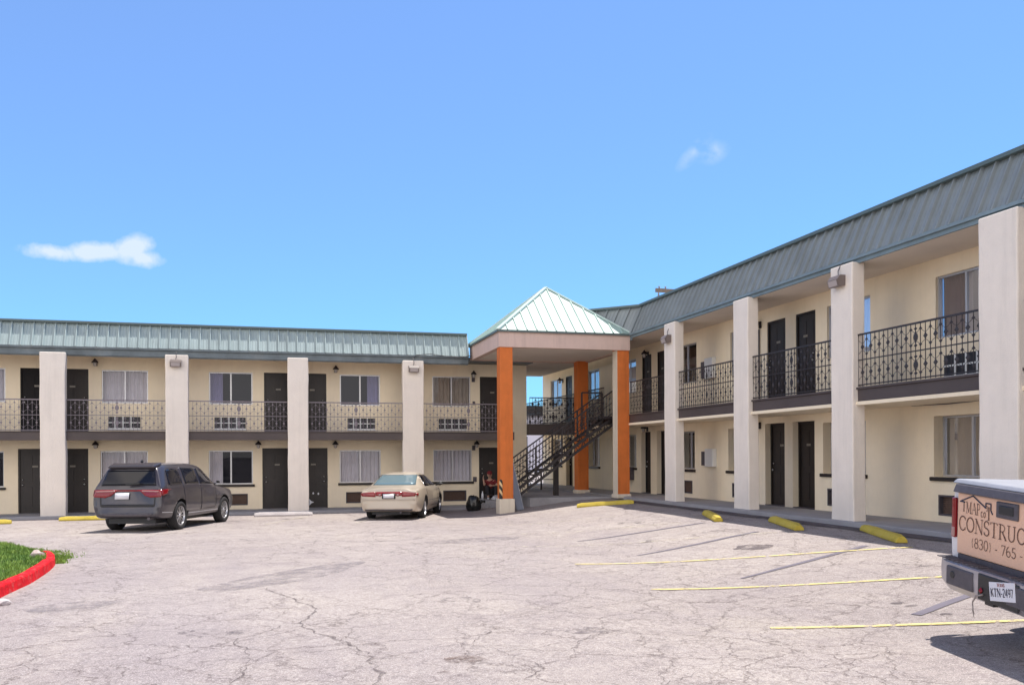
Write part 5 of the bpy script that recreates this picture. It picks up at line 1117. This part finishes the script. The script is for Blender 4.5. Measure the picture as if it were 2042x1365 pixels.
    for x, y in path:
        w = max(0, (abs(y)-0.80)/0.15); lo = 0.44+0.07*w
        rows.append([(x+0.035, y*0.985, 0.708), (x+0.004, y, 0.695), (x, y, 0.62), (x+0.006, y, lo+0.06), (x+0.045, y*0.99, lo), (x+0.14, y*0.93, lo+0.015)])
    for a, b in zip(rows, rows[1:]):
        for k in range(5): bm_.quad(a[k], b[k], b[k+1], a[k+1])
    bp = bm_.build('bumper', M['chrome'], t)
    s = MB()
    for (x0, y0), (x1, y1) in zip(path[1:-1], path[2:-1]):
        s.hexa([(x0+0.02, y0*0.98, 0.69), (x1+0.02, y1*0.98, 0.69), (0.03, y1*0.98, 0.69), (0.03, y0*0.98, 0.69), (x0+0.03, y0*0.975, 0.715), (x1+0.03, y1*0.975, 0.715), (0.03, y1*0.975, 0.715), (0.03, y0*0.975, 0.715)])
    for k in range(-11, 12):
        if abs(k) > 2: s.box(-0.125, 0.0, k*0.078-0.022, k*0.078+0.022, 0.7155, 0.724)
    s.build('step_pad', M['step_grey'], bp)
    for sd in (-1, 1):
        r = MB(); r.box(-0.160, -0.135, min(sd*0.24, sd*0.80), max(sd*0.24, sd*0.66), 0.50, 0.672); rr = r.build('bumper_recess', M['step_grey'], bp, bevel=0.03)
        r = MB(); r.lathe([(0.035, -0.001), (0.03, -0.006), (0.0, -0.006)], (-0.161, sd*0.55, 0.60), 12, 'x'); r.build('bolt_hole', M['black'], rr)
    r = MB(); r.box(-0.158, -0.14, -0.40, 0.16, 0.465, 0.69); r.build('plate_recess', M['black'], bp, bevel=0.015)
    q = MB(); q.box(-0.0, 0.006, -0.158, 0.158, -0.078, 0.078); pl = q.build('number_plate', M['plate'], t, bevel=0.004); pl.location = (-0.172, -0.21, 0.60); pl.rotation_euler = (math.radians(-9), 0, math.radians(4))
    write_text('TEXAS', pl, (0, 0.055, 0.042), U, V, Nn, 0.026, 'lens_red', sp=1.0, bold=1.6); write_text('KTN-2497', pl, (0, 0.140, -0.040), U, V, Nn, 0.066, 'ink', squeeze=0.80, bold=1.35)
    w = MB(); w.tube([(-0.17, 0.06, 0.52), (-0.19, 0.12, 0.50), (-0.20, 0.155, 0.44), (-0.195, 0.16, 0.37), (-0.19, 0.145, 0.31)], [0.008, 0.008, 0.007, 0.006, 0.003], 6); w.tube([(-0.20, 0.155, 0.42), (-0.205, 0.135, 0.37), (-0.195, 0.13, 0.34)], [0.006, 0.005, 0.002], 6); w.build('rope_end', M['rope'], t)
    w = MB(); w.octa((-0.165, 0.10, 0.55), (0.02, 0, 0), (0, 0.03, 0), (0, 0, 0.03)); w.build('hitch_light', M['lens_red'], t)
    u = MB(); u.box(0.1, 4.4, -0.5, 0.5, 0.42, 0.66); u.box(-0.15, 0.4, -0.06, 0.06, 0.44, 0.52); u.build('chassis', M['black'], t)
    # cab and front
    S = [(2.03, 2.03, 2.13, 0.48, 0.88, 0.97, 1.28, 0.94, 1.86, 0.66), (2.3, 2.3, 2.35, 0.46, 0.90, 0.985, 1.28, 0.95, 1.90, 0.70), (3.0, 3.0, 3.0, 0.46, 0.90, 0.985, 1.27, 0.95, 1.91, 0.70), (3.6, 3.6, 3.45, 0.46, 0.90, 0.985, 1.26, 0.95, 1.88, 0.69), (4.0, 4.05, 3.85, 0.46, 0.90, 0.985, 1.25, 0.945, 1.76, 0.66), (4.4, 4.45, 4.5, 0.46, 0.9, 0.98, 1.20, 0.93, 1.27, 0.72), (5.1, 5.1, 5.1, 0.48, 0.9, 0.97, 1.16, 0.92, 1.22, 0.70), (5.45, 5.45, 5.4, 0.5, 0.85, 0.93, 1.0, 0.88, 1.12, 0.66)]
    b, tr = shell(t, S, M['truck_white'], [(4.75, 0.385)], 0.47, 0.985)
    for sd in (-1, 1):
        conform(tr, [(2.45, 1.33), (3.05, 1.33), (3.05, 1.78), (2.5, 1.78)], 'y', sd, 0.012, M['car_glass'], 'rear_side_window', t)
        conform(tr, [(3.15, 1.33), (4.0, 1.32), (3.75, 1.66), (3.15, 1.78)], 'y', sd, 0.012, M['car_glass'], 'side_window', t)
        mm = MB(); mm.octa((4.0, sd*1.12, 1.38), (0.07, 0, 0), (0, 0.12, 0), (0, 0, 0.12)); mm.bar((4.05, sd*0.94, 1.33), (4.0, sd*1.05, 1.36), 0.05); mm.build('mirror', M['black'], t)
    conform(tr, [(-0.6, 1.36), (0.6, 1.36), (0.58, 1.78), (-0.58, 1.78)], 'x', -1, 0.012, M['car_glass'], 'rear_window', t)
    w0 = make_wheel(t, 1.05, 0.84, 0.385, 0.25, 5, 1)
    copy_wheel(w0, t, 1.05, -0.84, -1); copy_wheel(w0, t, 4.75, 0.84, 1); copy_wheel(w0, t, 4.75, -0.84, -1)
    return t
truck = make_pickup()
TD = math.radians(13); tx, ty = 6.12-0.775*math.sin(TD), 6.74-0.775*math.cos(TD)
place(truck, tx, ty, math.pi/2+TD, 4.0, 1.0); truck.location.z = -1.72; truck.rotation_euler = (math.radians(3.0), 0, -TD)

# ------------------------------------------------------------------ seated person
def skinned(name, verts, edges, m, parent, root=0, sub=2):
    """continuous figure grown round joints: verts = (x, y, z, radius)"""
    me = bpy.data.meshes.new(name); me.from_pydata([v[:3] for v in verts], edges, []); o = link(name, me, parent)
    sk = o.modifiers.new('k', 'SKIN'); sk.use_smooth_shade = True
    for i, v in enumerate(verts):
        s = me.skin_vertices[0].data[i]; r = v[3]; s.radius = r if isinstance(r, tuple) else (r, r); s.use_root = (i == root)
    u = o.modifiers.new('s', 'SUBSURF'); u.levels = u.render_levels = sub
    bake(o); o.data.materials.clear(); o.data.materials.append(M[m]); o.data.polygons.foreach_set('use_smooth', [True]*len(o.data.polygons)); return o
def chain(V, E, pts, start=None):
    p = start
    for q in pts:
        V.append(q); i = len(V)-1
        if p is not None: E.append((p, i))
        p = i
    return p
def person():
    t = thing('person', 'person in red cap and red shirt sitting on a low stool by the dark door', 'person', (7.86, 31.76, -1.62), math.radians(-8))
    V, E = [], []
    pel = chain(V, E, [(0.04, 0, 0.31, 0.13)]); ch = chain(V, E, [(0.03, -0.05, 0.46, 0.125), (0.02, -0.10, 0.62, 0.135), (0.01, -0.14, 0.72, 0.09)], pel)
    nk = chain(V, E, [(0.0, -0.17, 0.785, 0.052), (-0.005, -0.20, 0.84, 0.066), (-0.01, -0.215, 0.90, 0.088), (-0.01, -0.21, 0.96, 0.082), (-0.01, -0.20, 1.0, 0.045)], ch)
    V.append((-0.015, -0.305, 0.895, 0.012)); E.append((nk-2, len(V)-1))          # nose
    for s in (-1, 1): V.append((-0.01+s*0.092, -0.20, 0.90, 0.014)); E.append((nk-2, len(V)-1))   # ears
    for s, kn, an in ((1, (0.22, -0.40, 0.47), (0.17, -0.44, 0.10)), (-1, (-0.13, -0.40, 0.48), (-0.09, -0.46, 0.10))):
        chain(V, E, [(0.04+s*0.09, -0.05, 0.30, 0.095), (*[(a+b)/2 for a, b in zip((0.04+s*0.09, -0.05, 0.32), kn)], 0.082), (*kn, 0.062), (kn[0]*0.5+an[0]*0.5, kn[1]*0.5+an[1]*0.5-0.0, 0.29, 0.055), (*an, 0.038), (an[0], an[1]-0.02, 0.055, 0.04), (an[0]-0.01, an[1]-0.14, 0.04, 0.034)], pel)
    def arm(sh, el, wr, palm, fd, td):
        w = chain(V, E, [(*sh, 0.062), (*[(a+b)/2 for a, b in zip(sh, el)], 0.048), (*el, 0.040), (*[(a+b)/2 for a, b in zip(el, wr)], 0.036), (*wr, 0.026)], ch-1)
        p = chain(V, E, [(*palm, 0.030)], w); fd = Vector(fd).normalized(); sd = fd.cross(Vector(td)).normalized(); td = Vector(td)
        for k, ln in ((-1.5, 0.060), (-0.5, 0.072), (0.5, 0.068), (1.5, 0.052)):
            b = Vector(palm)+td*k*0.018+fd*0.035; m = b+fd*ln*0.55; e = m+fd*ln*0.35+sd*ln*0.35; chain(V, E, [(*b, 0.010), (*m, 0.009), (*e, 0.008)], p)
        b = Vector(palm)-td*0.032+fd*0.005; e = b-td*0.02+fd*0.04+sd*0.015; chain(V, E, [(*b, 0.011), (*e, 0.009)], p)
    arm((0.19, -0.12, 0.655), (0.27, -0.30, 0.50), (0.08, -0.43, 0.51), (0.03, -0.45, 0.52), (-1, -0.2, 0.05), (0, 0, 1))
    arm((-0.16, -0.12, 0.655), (-0.22, -0.36, 0.52), (-0.26, -0.37, 0.75), (-0.265, -0.36, 0.80), (0.15, 0.1, 1), (0, -1, 0))
    body = skinned('body', V, E, 'skin', t)
    V, E = [], []; a = chain(V, E, [(0.04, -0.005, 0.33, 0.148)]); c = chain(V, E, [(0.03, -0.05, 0.47, 0.143), (0.02, -0.10, 0.62, 0.150), (0.01, -0.135, 0.70, 0.098)], a)
    for sh, el in (((0.195, -0.12, 0.655), (0.25, -0.25, 0.555)), ((-0.165, -0.12, 0.655), (-0.205, -0.27, 0.565))): chain(V, E, [(*sh, 0.075), (*el, 0.060)], c-1)
    skinned('shirt', V, E, 'red_cloth', t)
    V, E = [], []; a = chain(V, E, [(0.04, 0.0, 0.29, 0.145)])
    for s, kn, an in ((1, (0.22, -0.40, 0.47), (0.17, -0.44, 0.13)), (-1, (-0.13, -0.40, 0.48), (-0.09, -0.46, 0.13))):
        chain(V, E, [(0.04+s*0.09, -0.05, 0.30, 0.108), (*[(a_+b)/2 for a_, b in zip((0.04+s*0.09, -0.05, 0.32), kn)], 0.095), (*kn, 0.076), (kn[0]*0.5+an[0]*0.5, kn[1]*0.5+an[1]*0.5, 0.29, 0.068), (*an, 0.056)], a)
    skinned('trousers', V, E, 'black_cloth', t)
    for ax_, ay in ((0.17, -0.45), (-0.09, -0.47)): skinned('shoe', [(ax_, ay+0.05, 0.05, 0.048), (ax_, ay-0.06, 0.045, 0.045), (ax_-0.01, ay-0.17, 0.038, 0.036)], [(0, 1), (1, 2)], 'shoe', t, sub=1)
    cp = MB(); cp.lathe([(0.102, -0.01), (0.100, 0.03), (0.085, 0.075), (0.05, 0.105), (0.0, 0.112)], (-0.01, -0.205, 0.945), 18); cap = cp.build('cap', M['red_cloth'], t, smooth_=True)
    br = MB(); br.hexa([(-0.085, -0.28, 0.94), (0.065, -0.28, 0.94), (0.04, -0.39, 0.915), (-0.06, -0.39, 0.915), (-0.085, -0.28, 0.95), (0.065, -0.28, 0.95), (0.04, -0.39, 0.925), (-0.06, -0.39, 0.925)]); br.build('cap_visor', M['red_cloth'], cap, bevel=0.01)
    h = MB(); h.lathe([(0.092, -0.10), (0.098, -0.04), (0.100, 0.0)], (-0.01, -0.185, 0.945), 16); h.build('hair', M['hair'], t, smooth_=True) if False else None
    for s in (-1, 1):
        e = MB(); e.octa((-0.012+s*0.034, -0.296, 0.912), (0.012, 0, 0), (0, 0.006, 0), (0, 0, 0.007)); e.build('eye', M['ink'], t)
    e = MB(); e.octa((-0.014, -0.290, 0.852), (0.024, 0, 0), (0, 0.006, 0), (0, 0, 0.005)); e.build('mouth', M['lens_red'], t)
    return t
person()
st = thing('stool', 'low dark stool under the seated person in the red shirt', 'stool', (7.89, 31.78, -1.62))
mb = MB(); mb.box(-0.18, 0.18, -0.15, 0.15, 0.14, 0.18); mb.build('seat', M['step_grey'], st, bevel=0.01)
for x in (-0.15, 0.15):
    for y in (-0.12, 0.12): mb = MB(); mb.box(x-0.02, x+0.02, y-0.02, y+0.02, 0, 0.14); mb.build('leg', M['step_grey'], st)
o = lump('carrier_bag', (7.92, 31.02, -1.62), (0.14, 0.10, 0.09), 'shoe', 'crumpled pale carrier bag on the step at the feet of the seated person', 'carrier bag', 5, 0.6, 3)
mb = MB(); mb.tube([(-0.05, 0, 0.03), (-0.02, 0.0, 0.12), (0.04, 0.0, 0.13), (0.07, 0.0, 0.03)], 0.010, 6); mb.build('bag_handle', M['shoe'], o)
